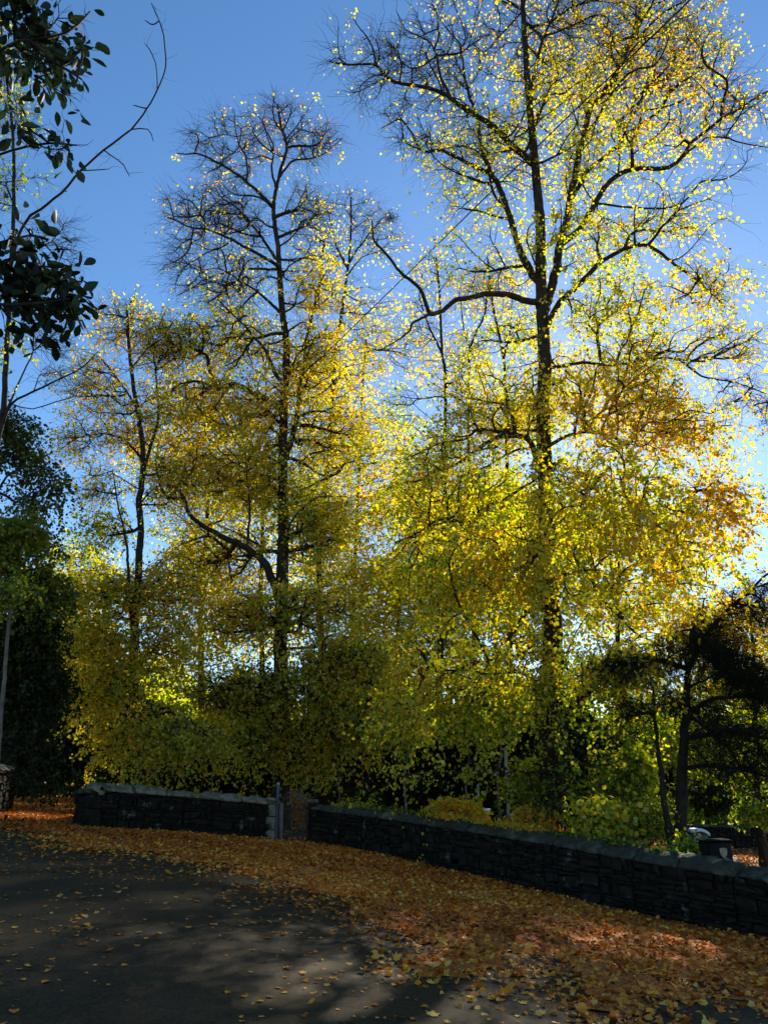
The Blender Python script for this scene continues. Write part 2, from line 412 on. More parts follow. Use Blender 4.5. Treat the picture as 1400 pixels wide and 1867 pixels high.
        if len(P) >= 3 or True:
            Q2 = np.vstack([2*P[0]-P[1], P, 2*P[-1]-P[-2]]); out = []; ro = []
            nsub = 3 if r.max() > 0.02 else 2
            for i in range(1, len(Q2)-2):
                for t in np.arange(nsub)/nsub:
                    a, b_, c_, d_ = Q2[i-1], Q2[i], Q2[i+1], Q2[i+2]
                    out.append(0.5*((2*b_)+(-a+c_)*t+(2*a-5*b_+4*c_-d_)*t*t+(-a+3*b_-3*c_+d_)*t**3)); ro.append(r[i-1]*(1-t)+r[i]*t)
            out.append(P[-1]); ro.append(r[-1]*0.6)
            X = np.array(out); ro = np.array(ro)
            X[1:-1] += rng.normal(0, kink, X[1:-1].shape)*np.minimum(0.5, 0.12+ro[1:-1, None]*1.2)
        sides = 10 if r.max() > 0.12 else (6 if r.max() > 0.035 else (4 if r.max() > 0.015 else 3))
        (mt if istrunk else mbr).tube(X, ro, sides)
    for (sx, sy, ex, ey, rs) in stubs:
        pass
    # twigs
    w_ = np.where(kind == 2, twigs, np.where(kind == 1, twigs*0.7, twigs*0.5)).astype(float)
    w_ *= np.where((lf < 0.25) & (kind == 2), 1.5, 1.0)
    high = pos[:, 2] > zb + 0.04*(zt-zb); w_ *= high
    cntw = np.floor(w_ + rng.random(NN)).astype(int)
    cntw[(kind < 2) & (rng.random(NN) < 0.25)] = 0
    idx = np.repeat(np.arange(NN), cntw)
    if len(idx):
        pp = pos[np.maximum(par[idx], 0)]; t = rng.random(len(idx))[:, None]
        S = pos[idx]*(1-t*0.7)+pp*t*0.7
        ed = unit(pos[idx]-pp + 1e-4)
        D = unit(ed*0.6 + rng.normal(0, 0.75, ed.shape)*np.array([1, 1, 0.7]) + np.array([0, 0, 0.12]))
        # outward from the trunk line
        tc = TS[np.clip(((S[:, 2]-zb)/(zt-zb+1e-6)*(n-1)).astype(int), 0, n-1)]; ow = S-tc; ow[:, 2] = 0
        D = unit(D + 0.35*unit(ow))
        Ln = twlen*rng.uniform(0.5, 1.25, len(idx))
        g = np.array([0, 0, -1.0])
        K = 4
        tt = np.linspace(0, 1, K)
        dr = droop*(0.4+lf[idx])
        pts = S[:, None] + D[:, None]*(Ln[:, None]*tt[None])[:, :, None] + g*((Ln*dr)[:, None]*tt[None]**2)[:, :, None]
        pts[:, 1:] += rng.normal(0, 0.075, pts[:, 1:].shape)*Ln[:, None, None]
        rad = twr*np.array([1.25, 0.95, 0.7, 0.35])
        a = unit(np.cross(D, rng.normal(size=D.shape))); b_ = np.cross(D, a)
        th = np.arange(3)*2*math.pi/3
        ring = a[:, None]*np.cos(th)[None, :, None]+b_[:, None]*np.sin(th)[None, :, None]
        V = (pts[:, :, None]+ring[:, None]*(rad[None]*np.interp(lf[idx], [0, .25, .6, .85], [1.2, 1.2, .8, .45])[:, None])[:, :, None, None]).reshape(-1, 3)
        nT = len(idx); bs = (np.arange(nT)*K*3)[:, None, None, None]; i_ = (np.arange(K-1)*3)[None, :, None, None]; j = np.arange(3)
        q4 = np.stack([j, (j+1) % 3, 3+(j+1) % 3, 3+j], -1)[None, None]
        mbr.add(V, (bs+i_+q4).reshape(-1, 4))
        # leaves
        ln = rng.poisson(np.clip(lf[idx], 0, 3)*lpt)
        cl = lownoise(S, seed+7, 0.85)                       # light and dense clumps
        ln = ln*np.clip(rng.gamma(1.3, 0.8, nT), 0, 2.6)
        ln = np.floor(ln*np.clip(1.0+0.55*cl, 0.2, 1.8)+0.5).astype(int)
        li = np.repeat(np.arange(nT), ln)
        t = rng.choice([.30, .52, .72, .88, 1.0], len(li), p=[.12, .17, .22, .24, .25])+rng.normal(0, .025, len(li)); f_ = t*(K-1); i0 = np.clip(f_.astype(int), 0, K-2); fr = (f_-i0)[:, None]
        LP = pts[li, i0]*(1-fr)+pts[li, i0+1]*fr
        sz = leaf*rng.uniform(0.55, 1.3, len(li))
        LP = LP + rng.normal(0, 0.55*leaf, LP.shape)
        ax = unit(D[li]*0.5 + rng.normal(0, 0.7, LP.shape) + np.array([0, 0, -0.75]))
        nr = rng.normal(0, 0.75, LP.shape) + np.array([0, 0, 0.6])
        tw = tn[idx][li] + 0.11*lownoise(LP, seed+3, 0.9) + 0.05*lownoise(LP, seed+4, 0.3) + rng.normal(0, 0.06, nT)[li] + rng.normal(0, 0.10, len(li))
        tw = tw + rng.choice([0, -.22, .14], len(li), p=[.66, .24, .10])
        leaves(mc, LP, ax, nr, sz, np.clip(tw, 0, 1), shape)
    mt.build('trunk', barkmat, root, True)
    if mbr.n: mbr.build('branches', barkmat, root, True)
    if mc.n: mc.build('crown', leafmat, root, False, True)
    return root
# ================================================================== THE SETTING
def grid_mesh(name, xs, ys_fn, nv, mtl, dz=0.0, kind='structure', fn=gz):
    V = []; 
    for x in xs:
        y0, y1 = ys_fn(x); ys = np.linspace(y0, y1, nv)
        V.append(np.stack([np.full(nv, x), ys, fn(np.full(nv, x), ys)+dz], -1))
    nx = len(xs); V = np.concatenate(V)
    i = np.arange(nx-1)[:, None]*nv; j = np.arange(nv-1)[None]
    f = np.stack([i+j, i+nv+j, i+nv+j+1, i+j+1], -1).reshape(-1, 4)
    return V, f
def unit_(v): return np.array([v[0], v[1], 0])/np.hypot(v[0], v[1])
# wall lines, from the foot of the wall in the photograph
LW = [ground(172, 1510), ground(250, 1514), ground(340, 1519), ground(420, 1526), ground(488, 1531)]
RW = [ground(563, 1537), ground(620, 1545), ground(700, 1561), ground(800, 1584), ground(900, 1606), ground(1000, 1631),
      ground(1100, 1655), ground(1200, 1677), ground(1300, 1697), ground(1400, 1716), ground(1480, 1735), ground(1560, 1756)]
dr_ = unit_(RW[-1]-RW[-3]); RW += [RW[-1]+dr_*2.5+np.array([0, .1, 0]), RW[-1]+dr_*5+np.array([0, .4, 0]), RW[-1]+dr_*8+np.array([0, 1, 0])]
LWp = catmull(np.array(LW), 0.3); RWp = catmull(np.array(RW), 0.3)
LX, GX = LWp[0][0], RWp[0][0]
allw = np.vstack([LWp, RWp]); allw = allw[np.argsort(allw[:, 0])]
def wall_y(x): return float(np.interp(x, allw[:, 0], allw[:, 1]))

# ground sheet to the horizon
xs = np.unique(np.concatenate([np.linspace(-600, -60, 14), np.linspace(-60, 60, 121), np.linspace(60, 600, 14)]))
ysr = np.unique(np.concatenate([np.linspace(-200, -20, 8), np.linspace(-20, 90, 111), np.linspace(90, 1500, 20)]))
X, Yg = np.meshgrid(xs, ysr, indexing='ij'); Z = gz(X, Yg) - 0.012
V = np.stack([X, Yg, Z], -1).reshape(-1, 3); nv = len(ysr)
i = np.arange(len(xs)-1)[:, None]*nv; j = np.arange(nv-1)[None]
g = mesh_np('ground', V, [np.stack([i+j, i+nv+j, i+nv+j+1, i+j+1], -1).reshape(-1, 4)], 'soil', None, True)
tag(g, 'dark leaf-strewn woodland floor behind the stone walls', 'ground', kind='structure')
# tarmac yard in front of the walls and the lane that leaves it on the left
mb = MB()
xs = np.arange(LX-0.1, RWp[-1][0], 0.35); V, f = grid_mesh('', xs, lambda x: (-8, wall_y(x)+0.05), 70, '', 0.006); mb.add(V, f)
xs2 = np.arange(-30, LX-0.09, 0.35); xs2[-1] = LX-0.1
V, f = grid_mesh('', xs2, lambda x: (-8, 62), 130, '', 0.006); mb.add(V, f)
o = mb.build('road', 'asphalt', None, True); tag(o, 'dark worn tarmac of the yard and lane in the shade', 'road', kind='structure')

# ------------------------------------------------------------------ fallen leaves
def litter_level(P):
    """1 in the thick drift of leaves, falling to 0 on the open tarmac"""
    px, py = project(P)
    bx = [-400, 0, 60, 130, 250, 320, 380, 450, 520, 600, 700, 850, 1000, 1060, 1200, 1330, 1500, 2200]
    by = [1500, 1512, 1530, 1545, 1548, 1585, 1598, 1606, 1640, 1672, 1740, 1790, 1800, 1850, 1880, 1890, 1900, 1990]
    b = np.interp(px, bx, by) - np.interp(px, [400, 700, 1100, 1300], [0, 26, 34, 10])
    nz = lownoise(P, 5, 0.9)*0.55 + lownoise(P, 9, 3.0)*0.45
    d = (b-py)/(16+0.12*np.clip(py-1480, 0, 500)) + nz*1.5
    return np.clip(0.5+0.5*d, 0, 1)
rng = np.random.default_rng(11)
def scatter(n, x0, x1, y0, y1, front=True):
    x = rng.uniform(x0, x1, n); y = rng.uniform(y0, y1, n)
    wy = np.interp(x, allw[:, 0], allw[:, 1], left=70)
    wy = np.where(x < LX-0.15, 60, wy)
    ok = (y < wy-0.02) if front else (y > wy+0.5)
    x, y = x[ok], y[ok]; return np.stack([x, y, gz(x, y)], -1)
mbl = MB()
def lay(P, size, tint, shape, lift, tilt, curl):
    n = len(P); th = rng.uniform(0, 6.283, n)
    ax = np.stack([np.cos(th), np.sin(th), rng.normal(0, tilt, n)], -1)
    nr = np.stack([rng.normal(0, tilt, n), rng.normal(0, tilt, n), np.ones(n)], -1)
    P = P + np.stack([np.zeros(n), np.zeros(n), lift], -1)
    leaves(mbl, P, ax, nr, size, tint, shape, curl)
P = scatter(420000, -24, 12.5, 2.2, 45)
L = litter_level(P); dist = np.hypot(P[:, 0], P[:, 1])
keep = (L > 0.02) & (rng.random(len(P)) < L**1.3*np.clip(1.25-dist/60, 0.45, 1)) & (np.abs(P[:, 0]) < P[:, 1]*0.62+1.5)
P = P[keep]; L = L[keep]
n = len(P); tint = np.clip(0.46+0.22*lownoise(P, 21, 0.9)+0.12*lownoise(P, 22, 3.0)+rng.normal(0, 0.22, n), 0, 1)
mk = rng.random(n) < 0.45
lift = 0.012+rng.random(n)*0.035*L
for m_, s_ in ((mk, 'm'), (~mk, '6')):
    k = m_.sum(); lay(P[m_], rng.choice([0.6, 1, 1, 1.25], k)*rng.uniform(0.045, 0.085, k), tint[m_], s_, lift[m_], 0.38, rng.uniform(0.5, 3.0, k))
# loose leaves on the open tarmac
P = scatter(32000, -14, 8, 1.6, 24); L = litter_level(P)
cl = lownoise(P, 33, 0.8); P = P[(rng.random(len(P)) < np.clip(0.42+0.5*cl, 0.06, 1)) & (L < 0.6)]
n = len(P); mk = rng.random(n) < 0.5; tint = np.clip(0.62+rng.normal(0, 0.22, n), 0, 1)
for m_, s_ in ((mk, 'm'), (~mk, '6')):
    k = m_.sum(); lay(P[m_], rng.uniform(0.035, 0.095, k)*rng.choice([0.5, 0.75, 1.1], k), tint[m_], s_, np.full(k, 0.012), 0.12, rng.uniform(0.2, 1.6, k))
# the drift's matted under-layer
xs = np.arange(-24, 12.5, 0.16); ys = np.arange(3, 60, 0.16)
GXX, GYY = np.meshgrid(xs, ys, indexing='ij'); ZZ = gz(GXX, GYY)
PP = np.stack([GXX, GYY, ZZ], -1); LL = litter_level(PP.reshape(-1, 3)).reshape(GXX.shape)
wy = np.interp(GXX, allw[:, 0], allw[:, 1]); wy = np.where(GXX < LX-0.15, 60, wy)
inside = (LL > 0.62) & (GYY < wy+0.12)
ZZ = ZZ + 0.008 + np.clip((LL-0.62)*0.06, 0, 0.02) + 0.006*np.sin(GXX*7)*np.sin(GYY*6+1)
ids = -np.ones(GXX.shape, int); ids[inside] = np.arange(inside.sum())
VV = np.stack([GXX[inside], GYY[inside], ZZ[inside]], -1)
a = ids[:-1, :-1]; b = ids[1:, :-1]; c = ids[1:, 1:]; d = ids[:-1, 1:]
okf = (a >= 0) & (b >= 0) & (c >= 0) & (d >= 0)
bed = mesh_np('leaf_mat', VV, [np.stack([a[okf], b[okf], c[okf], d[okf]], -1)], 'litter_bed', None, True)
tag(bed, 'matted under-layer of brown leaves drifted along the wall', 'leaf litter', kind='stuff')
o = mbl.build('fallen_leaves', 'litter_leaves', None, False, True)
tag(o, 'orange and brown fallen leaves drifted below the wall and scattered over the tarmac', 'fallen leaves', kind='stuff')
# leaves on the woodland floor behind the walls
mbl = MB()
P = scatter(150000, -20, 34, 14, 62, False)
cl = lownoise(P, 44, 0.5); P = P[(rng.random(len(P)) < np.clip(0.35+0.6*cl, 0.08, 1)) & (np.abs(P[:, 0]) < P[:, 1]*0.6+1)]
n = len(P); lay(P, rng.uniform(0.09, 0.17, n), np.clip(0.45+rng.normal(0, 0.2, n), 0, 1), '6', rng.random(n)*0.04, 0.4, rng.uniform(0.5, 2, n))
o = mbl.build('woodland_leaf_litter', 'litter_leaves', None, False, True)
tag(o, 'copper leaf litter on the woodland floor seen through the gate and past the bin', 'leaf litter', kind='stuff')

# ------------------------------------------------------------------ stone walls
def frame_at(path, s, cum):
    p = np.array([np.interp(s, cum, path[:, k]) for k in range(3)])
    q = np.array([np.interp(min(s+0.1, cum[-1]), cum, path[:, k]) for k in range(3)]) - np.array([np.interp(max(s-0.1, 0), cum, path[:, k]) for k in range(3)])
    q[2] = 0; t = q/np.linalg.norm(q); nrm = np.array([t[1], -t[0], 0])   # towards the camera side
    if np.dot(nrm, -p*np.array([1, 1, 0])) < 0: nrm = -nrm
    return p, t, nrm
def stone_wall(path, height, label, seed, thick=0.42, cop=0.2, name='stone_wall', group=None, xlean=0.0, cm='coping_stone', endh=None):
    rg = np.random.default_rng(seed)
    path = path.copy(); path[:, 2] = gz(path[:, 0], path[:, 1])
    cum = np.concatenate([[0], np.cumsum(np.linalg.norm(np.diff(path[:, :2], axis=0), axis=1))]); Ltot = cum[-1]
    root = thing(name, path[len(path)//2], label, 'wall', group)
    body = MB(); core = MB()
    H = (lambda q: float(np.interp(q, [0, 10, 17, 40], [height, height, endh, endh]))) if endh else (lambda q: height)
    s = 0
    while s < Ltot:                                       # dark mortar core
        l = min(0.8, Ltot-s)
        p, t, nn = frame_at(path, s+l/2, cum); hb = H(s+l/2)-cop-.03
        core.box(p - nn*(thick/2) + np.array([0, 0, hb/2-0.12]), (l+0.03, thick-0.1, hb+0.14), np.array([t, nn, [0, 0, 1]]))
        s += l
    for face in (0, 1):
        a0 = 0.0
        while a0 < Ltot-0.05:                             # short runs of rubble, each with its own courses
            a1 = min(Ltot, a0+rg.uniform(0.5, 1.3)); hbs = H((a0+a1)/2)-cop
            if Ltot-a1 < 0.3: a1 = Ltot
            z = -0.05+rg.uniform(-0.05, 0.0)
            while z < hbs-0.02:
                ch = min(rg.choice([rg.uniform(0.045, 0.09), rg.uniform(0.10, 0.24)]), hbs-z)
                s = a0
                while s < a1-0.02:
                    l = min(rg.choice([rg.uniform(0.10, 0.25), rg.uniform(0.3, 0.6)]), a1-s)
                    if a1-s-l < 0.07: l = a1-s
                    p, t, nn = frame_at(path, s+l/2, cum)
                    pr = rg.uniform(-0.035, 0.035); off = -0.06+pr if face == 0 else -(thick-0.06)-pr
                    an = rg.normal(0, 0.035); ax_ = np.array([t*math.cos(an)+np.array([0, 0, math.sin(an)]), nn, -t*math.sin(an)+np.array([0, 0, math.cos(an)])])
                    body.box(p + nn*off + np.array([0, 0, z+ch/2]), (l-rg.uniform(0.0, 0.02), 0.16, ch*rg.uniform(0.86, 1.08)), ax_, 0.02, min(0.022, ch*.3), rg)
                    s += l
                z += ch
            a0 = a1
    core.build('core', 'wall_core', root); body.build('stonework', 'wall_stone', root)
    s = 0
    while s < Ltot-0.05:
        l = min(rg.uniform(0.6, 1.25), Ltot-s)
        if Ltot-s-l < 0.3: l = Ltot-s
        p, t, nn = frame_at(path, s+l/2, cum); q, _, _ = frame_at(path, s+l, cum); q0, _, _ = frame_at(path, s, cum)
        hb = H(s+l/2)-cop; slope = (q[2]-q0[2]+H(s+l)-H(s))/l; tt = unit(t+np.array([0, 0, slope])); up = unit(np.cross(tt, np.cross(np.array([0, 0, 1.0]), tt)))
        hw = thick/2+0.05; m = 8
        c = MB()
        # sloped saddle profile: low front lip, rounded ridge towards the back
        prof = [(hw, 0), (hw+0.01, 0.045), (hw*0.62, cop*0.60), (hw*0.1, cop*0.93), (-hw*0.4, cop), (-hw*0.9, cop*0.55), (-hw, 0.04), (-hw, 0)]
        rows = []; hs_ = rg.uniform(-0.045, 0.03); tl = rg.normal(0, .02)
        for k in range(m+1):
            u = (k/m-0.5)*(l-0.03)
            ease = 1-0.10*(abs(k/m-0.5)*2)**6
            rows.append([p - nn*(thick/2) + tt*u + nn*(a_*ease+rg.normal(0, .02)) + up*(b__*(ease+hs_*6)+rg.normal(0, .02)*(b__ > 0)) + np.array([0, 0, hb+0.004+tl*(k/m-.5)]) for a_, b__ in prof])
        V = np.array(rows).reshape(-1, 3); K = len(prof)
        f = [[r*K+q_, r*K+(q_+1) % K, (r+1)*K+(q_+1) % K, (r+1)*K+q_] for r in range(m) for q_ in range(K)]
        c.add(V, f); c.add(V[:K], [list(range(K))[::-1]]); c.add(V[-K:], [list(range(K))])
        c.build('coping_stone', cm, root)
        s += l
    return root
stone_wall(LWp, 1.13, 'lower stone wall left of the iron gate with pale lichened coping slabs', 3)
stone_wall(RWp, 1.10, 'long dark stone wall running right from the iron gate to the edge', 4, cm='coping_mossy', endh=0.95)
# return of the left wall, going back along the lane
RT = np.array([LWp[0]+np.array([-0.25, 0.35, 0]), LWp[0]+np.array([-1.1, 5, 0]), LWp[0]+np.array([-2.6, 14, 0])])
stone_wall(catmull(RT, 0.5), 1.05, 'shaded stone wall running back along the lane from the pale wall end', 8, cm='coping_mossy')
# squared end stone where the wall turns
e = LWp[0]; b_ = MB(); rg = np.random.default_rng(2)
root = thing('wall_end_pier', (e[0]-0.1, e[1]+0.1, gz(e[0], e[1])), 'raised rough end stone where the left wall turns the corner', 'pier')
for k, (dz, hh, ww) in enumerate([(0.22, 0.5, 0.46), (0.66, 0.38, 0.44)]):
    b_.box((e[0]-0.12, e[1]+0.14, gz(e[0], e[1])+dz), (ww, ww, hh), None, 0.012, 0.03, rg)
b_.build('shaft', 'wall_stone', root)
b_ = MB(); b_.box((e[0]-0.12, e[1]+0.14, gz(e[0], e[1])+0.98), (0.52, 0.52, 0.26), np.array([[1, 0, -0.25], [0, 1, 0], [0.25, 0, 1]]), 0.03, 0.08, rg)
b_.build('cap_stone', 'coping_stone', root)
# wall on the far left edge of the lane
FL = np.array([ground(-60, 1505), ground(-20, 1490), ground(22, 1476)])
stone_wall(catmull(FL, 0.5), 1.45, 'olive stone wall at the far left edge beside the lane', 12, cm='coping_mossy')

# ------------------------------------------------------------------ gate, piers and post
gL, gR = LWp[-1], RWp[0]
def pier(p, h, wd, label, mtl='pier_stone', seed=1):
    rg = np.random.default_rng(seed); z0 = float(gz(p[0], p[1]))
    root = thing('gate_pier', (p[0], p[1], z0), label, 'gate pier')
    m = MB(); z = -0.1; 
    while z < h-0.05:
        hh = min(rg.uniform(0.3, 0.42), h-z); m.box((p[0], p[1], z0+z+hh/2), (wd, wd, hh-0.008), None, 0.006, 0.015, rg); z += hh
    m.build('shaft', mtl, root)
    m = MB(); m.box((p[0], p[1], z0+h+0.055), (wd+0.07, wd+0.07, 0.11), None, 0.008, 0.03, rg); m.build('cap', 'coping_stone', root)
P1 = at(494, 1500, gL[1]+0.1); P2 = at(568, 1500, gR[1]+0.1)
pier(P1, 1.02, 0.26, 'narrow dressed stone pier on the left of the iron gate')
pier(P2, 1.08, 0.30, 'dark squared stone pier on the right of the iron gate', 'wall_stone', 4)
gy = gL[1]+0.35
x0 = at(514, 1500, gy)[0]; x1 = at(555, 1500, gy+0.1)[0]; z0 = float(gz((x0+x1)/2, gy))+0.05
gate = thing('iron_gate', ((x0+x1)/2, gy, z0-0.05), 'rusty arched wrought iron gate of thin upright bars between two piers', 'gate')
m = MB()
m.tube([(x0, gy, z0), (x0, gy, z0+1.05)], 0.018, 6, True); m.tube([(x1, gy, z0), (x1, gy, z0+1.05)], 0.018, 6, True)
for zz in (0.08, 0.82): m.tube([(x0, gy, z0+zz), (x1, gy, z0+zz)], 0.013, 4)
th = np.linspace(0, math.pi, 17); cxg = (x0+x1)/2; rg_ = (x1-x0)/2
m.tube(np.stack([cxg-np.cos(th)*rg_, np.full(17, gy), z0+1.03+np.sin(th)*0.30], -1), 0.014, 6)
m.build('gate_frame', 'iron', gate, True)
nb = 9
for k in range(nb):
    x = x0+(x1-x0)*(k+1)/(nb+1); top = 1.03+0.30*math.sqrt(max(0, 1-((x-cxg)/rg_)**2))
    m = MB(); m.tube([(x, gy, z0+0.06), (x, gy, z0+top)], 0.0085, 5); m.build('bar', 'iron', gate, True)
def spiral(cx_, cz, r, t0, t1, k=30):
    t = np.linspace(0, 1, k); a = t0+(t1-t0)*t; rr = r*(1-0.75*t)
    return np.stack([cx_+rr*np.cos(a), np.full(k, gy-0.012), cz+rr*np.sin(a)], -1)
for sx in (-1, 1):
    m = MB(); m.tube(spiral(cxg+sx*rg_*0.45, z0+1.12, 0.12, math.pi/2, math.pi/2+sx*7), 0.008, 5); m.build('scroll', 'iron', gate, True)
# big scroll hoops over the right of the gate
hp = thing('iron_arch_scroll', (x1+0.12, gy, z0), 'curled iron bracket arching over the right side of the gate', 'bracket')
m = MB(); m.tube([(x1+0.1, gy-.05, z0), (x1+0.1, gy-.05, z0+1.25)], 0.014, 6, True); m.build('upright', 'iron', hp, True)
for r_, zc in ((0.24, 1.30), (0.13, 1.05)):
    t = np.linspace(-0.6, 4.2, 26)
    m = MB(); m.tube(np.stack([x1+0.1-0.05+r_*np.cos(t), np.full(26, gy-.05), z0+zc+r_*np.sin(t)], -1), 0.011, 5); m.build('hoop', 'iron', hp, True)
pp = at(504.5, 1500, gy-0.2); pz = float(gz(pp[0], pp[1]))
post = thing('metal_post', (pp[0], pp[1], pz), 'slim dark blue metal post beside the left gate pier', 'post')
m = MB(); m.tube([(pp[0], pp[1], pz-0.1), (pp[0], pp[1], pz+1.50)], 0.042, 10, True); m.build('shaft', 'blue_paint', post, True)
m = MB(); m.tube([(pp[0], pp[1], pz+1.50), (pp[0], pp[1], pz+1.53), (pp[0], pp[1], pz+1.56)], [0.05, 0.05, 0.02], 10, True); m.build('cap', 'steel', post, True)
pp = at(512, 1500, gy-0.05); pz = float(gz(pp[0], pp[1]))
hpst = thing('hinge_post', (pp[0], pp[1], pz), 'square grey stone hinge post that carries the iron gate', 'post')
m = MB(); m.box((pp[0], pp[1], pz+0.45), (0.12, 0.12, 1.1), None, 0.004, 0.012, np.random.default_rng(3)); m.build('shaft', 'pier_stone', hpst)

# ------------------------------------------------------------------ things behind the right wall
def pole(px, ytop, ybot, Y, r, label, mtl='steel'):
    p = at(px, ybot, Y); z = float(gz(p[0], p[1])); q = at(px, ytop, Y)
    rt = thing('metal_pole', (p[0], p[1], z), label, 'pole')
    m = MB(); m.tube([(p[0], p[1], z-0.1), (p[0], p[1], q[2])], r, 8, True); m.build('shaft', mtl, rt, True)
    m = MB(); m.tube([(p[0], p[1], q[2]), (p[0], p[1], q[2]+0.02), (p[0], p[1], q[2]+0.035)], [r*1.15, r*1.15, r*0.5], 8, True); m.build('cap', mtl, rt, True)
    return p, z
pole(928, 1365, 1500, 21.5, 0.045, 'tall pale grey metal pole standing in the leaves behind the wall')
p, z = pole(873, 1432, 1480, 24, 0.030, 'short thin grey pole just left of a small white box')
q = at(883, 1478, 23.8); zq = float(gz(q[0], q[1]))
rt = thing('white_box', (q[0], q[1], zq), 'small white topped utility box behind the wall by the thin pole', 'utility box')
m = MB(); m.box((q[0], q[1], zq+(q[2]-zq)/2-0.04), (0.26, 0.2, q[2]-zq), None, 0, 0.01); m.build('cabinet', 'black_plastic', rt)
m = MB(); m.box((q[0], q[1], q[2]+0.0), (0.38, 0.3, 0.11), None, 0, 0.03); m.build('lid', 'white_paint', rt)
# litter bin with a crest
BY = 15.2
c0 = at(1308, 1585, BY); bz = float(gz(c0[0], c0[1])); top = at(1308, 1534, BY)[2]; bw = 44*scale_at(1308, 1560, BY)
bn = thing('litter_bin', (c0[0], c0[1], bz), 'black square litter bin with a cream shield crest behind the wall', 'litter bin')
m = MB(); m.box((c0[0], c0[1], bz+(top-bz)/2), (bw, bw, top-bz), None, 0, 0.02); m.build('body', 'black_plastic', bn)
m = MB(); m.box((c0[0], c0[1], top+0.02), (bw+0.05, bw+0.05, 0.045), None, 0, 0.018); m.build('lid', 'black_plastic', bn)
s_ = 13*scale_at(1308, 1560, BY)/2; cc = at(1309, 1553, BY); yy = c0[1]-bw/2-0.006
sh = [(-1, 1.1), (-0.45, 1.18), (0, 1.3), (0.45, 1.18), (1, 1.1), (1.02, 0.2), (0.8, -0.6), (0.4, -1.1), (0, -1.45), (-0.4, -1.1), (-0.8, -0.6), (-1.02, 0.2)]
m = MB(); V = [(cc[0]+a*s_, yy-0.008, cc[2]+b*s_) for a, b in sh]+[(cc[0]+a*s_, yy+0.01, cc[2]+b*s_) for a, b in sh]; K = len(sh)
m.add(V, [list(range(K))]); m.add(V, [[i, (i+1) % K, K+(i+1) % K, K+i] for i in range(K)]); m.build('crest', 'crest_cream', bn)
# memorial-like post with a white curved cap
WY = 16.4
w0 = at(1279, 1560, WY); wz = float(gz(w0[0], w0[1])); wt = at(1279, 1519, WY)[2]
wb = thing('capped_cabinet', (w0[0], w0[1], wz), 'dark roadside cabinet under a curved white lid left of the litter bin', 'cabinet')
sw = scale_at(1279, 1519, WY)
m = MB(); m.box((w0[0], w0[1], (wz+wt)/2), (22*sw, 0.26, wt-wz), None, 0, 0.015); m.build('body', 'iron', wb)
t = np.linspace(-1, 1, 9); V = []
for yy in (-0.17, 0.17):
    for k in t: V.append((w0[0]+k*14*sw, w0[1]+yy, wt+0.055*(1-k*k)+0.035-0.03*k))
    for k in t: V.append((w0[0]+k*14*sw, w0[1]+yy, wt+0.055*(1-k*k)-0.02-0.03*k))
m = MB(); f = []
for k in range(8): f += [[k, k+1, 10+k, 9+k], [18+k+1, 18+k, 27+k, 28+k], [k, 18+k, 19+k, k+1], [9+k, 10+k, 28+k, 27+k]]
f += [[0, 9, 27, 18], [8, 26, 35, 17]]
m.add(V, f); m.build('lid', 'white_paint', wb)
for dz, r_ in ((1529, 5.5), (1541, 4.5)):
    d0 = at(1270, dz, WY-0.14); m = MB(); tt = np.linspace(0, 2*math.pi, 15)[:-1]
    V = [(d0[0]+r_*sw*math.cos(a), WY-0.148, d0[2]+r_*sw*math.sin(a)*(1 if dz < 1535 else .45)) for a in tt]+[(d0[0]+r_*sw*math.cos(a), WY-0.12, d0[2]+r_*sw*math.sin(a)*(1 if dz < 1535 else .45)) for a in tt]
    m.add(V, [list(range(14))]); m.add(V, [[i, (i+1) % 14, 14+(i+1) % 14, 14+i] for i in range(14)]); m.build('badge', 'steel', wb)
# low wall beyond, seen past the bin
BW = np.array([[15.0, 44, 0], [19, 45, 0], [24, 46.5, 0], [32, 49, 0]])
stone_wall(catmull(BW, 0.5), 1.15, 'low dark wall far off beyond the sunlit leaves past the bin', 16, cop=0.12, cm='coping_mossy')

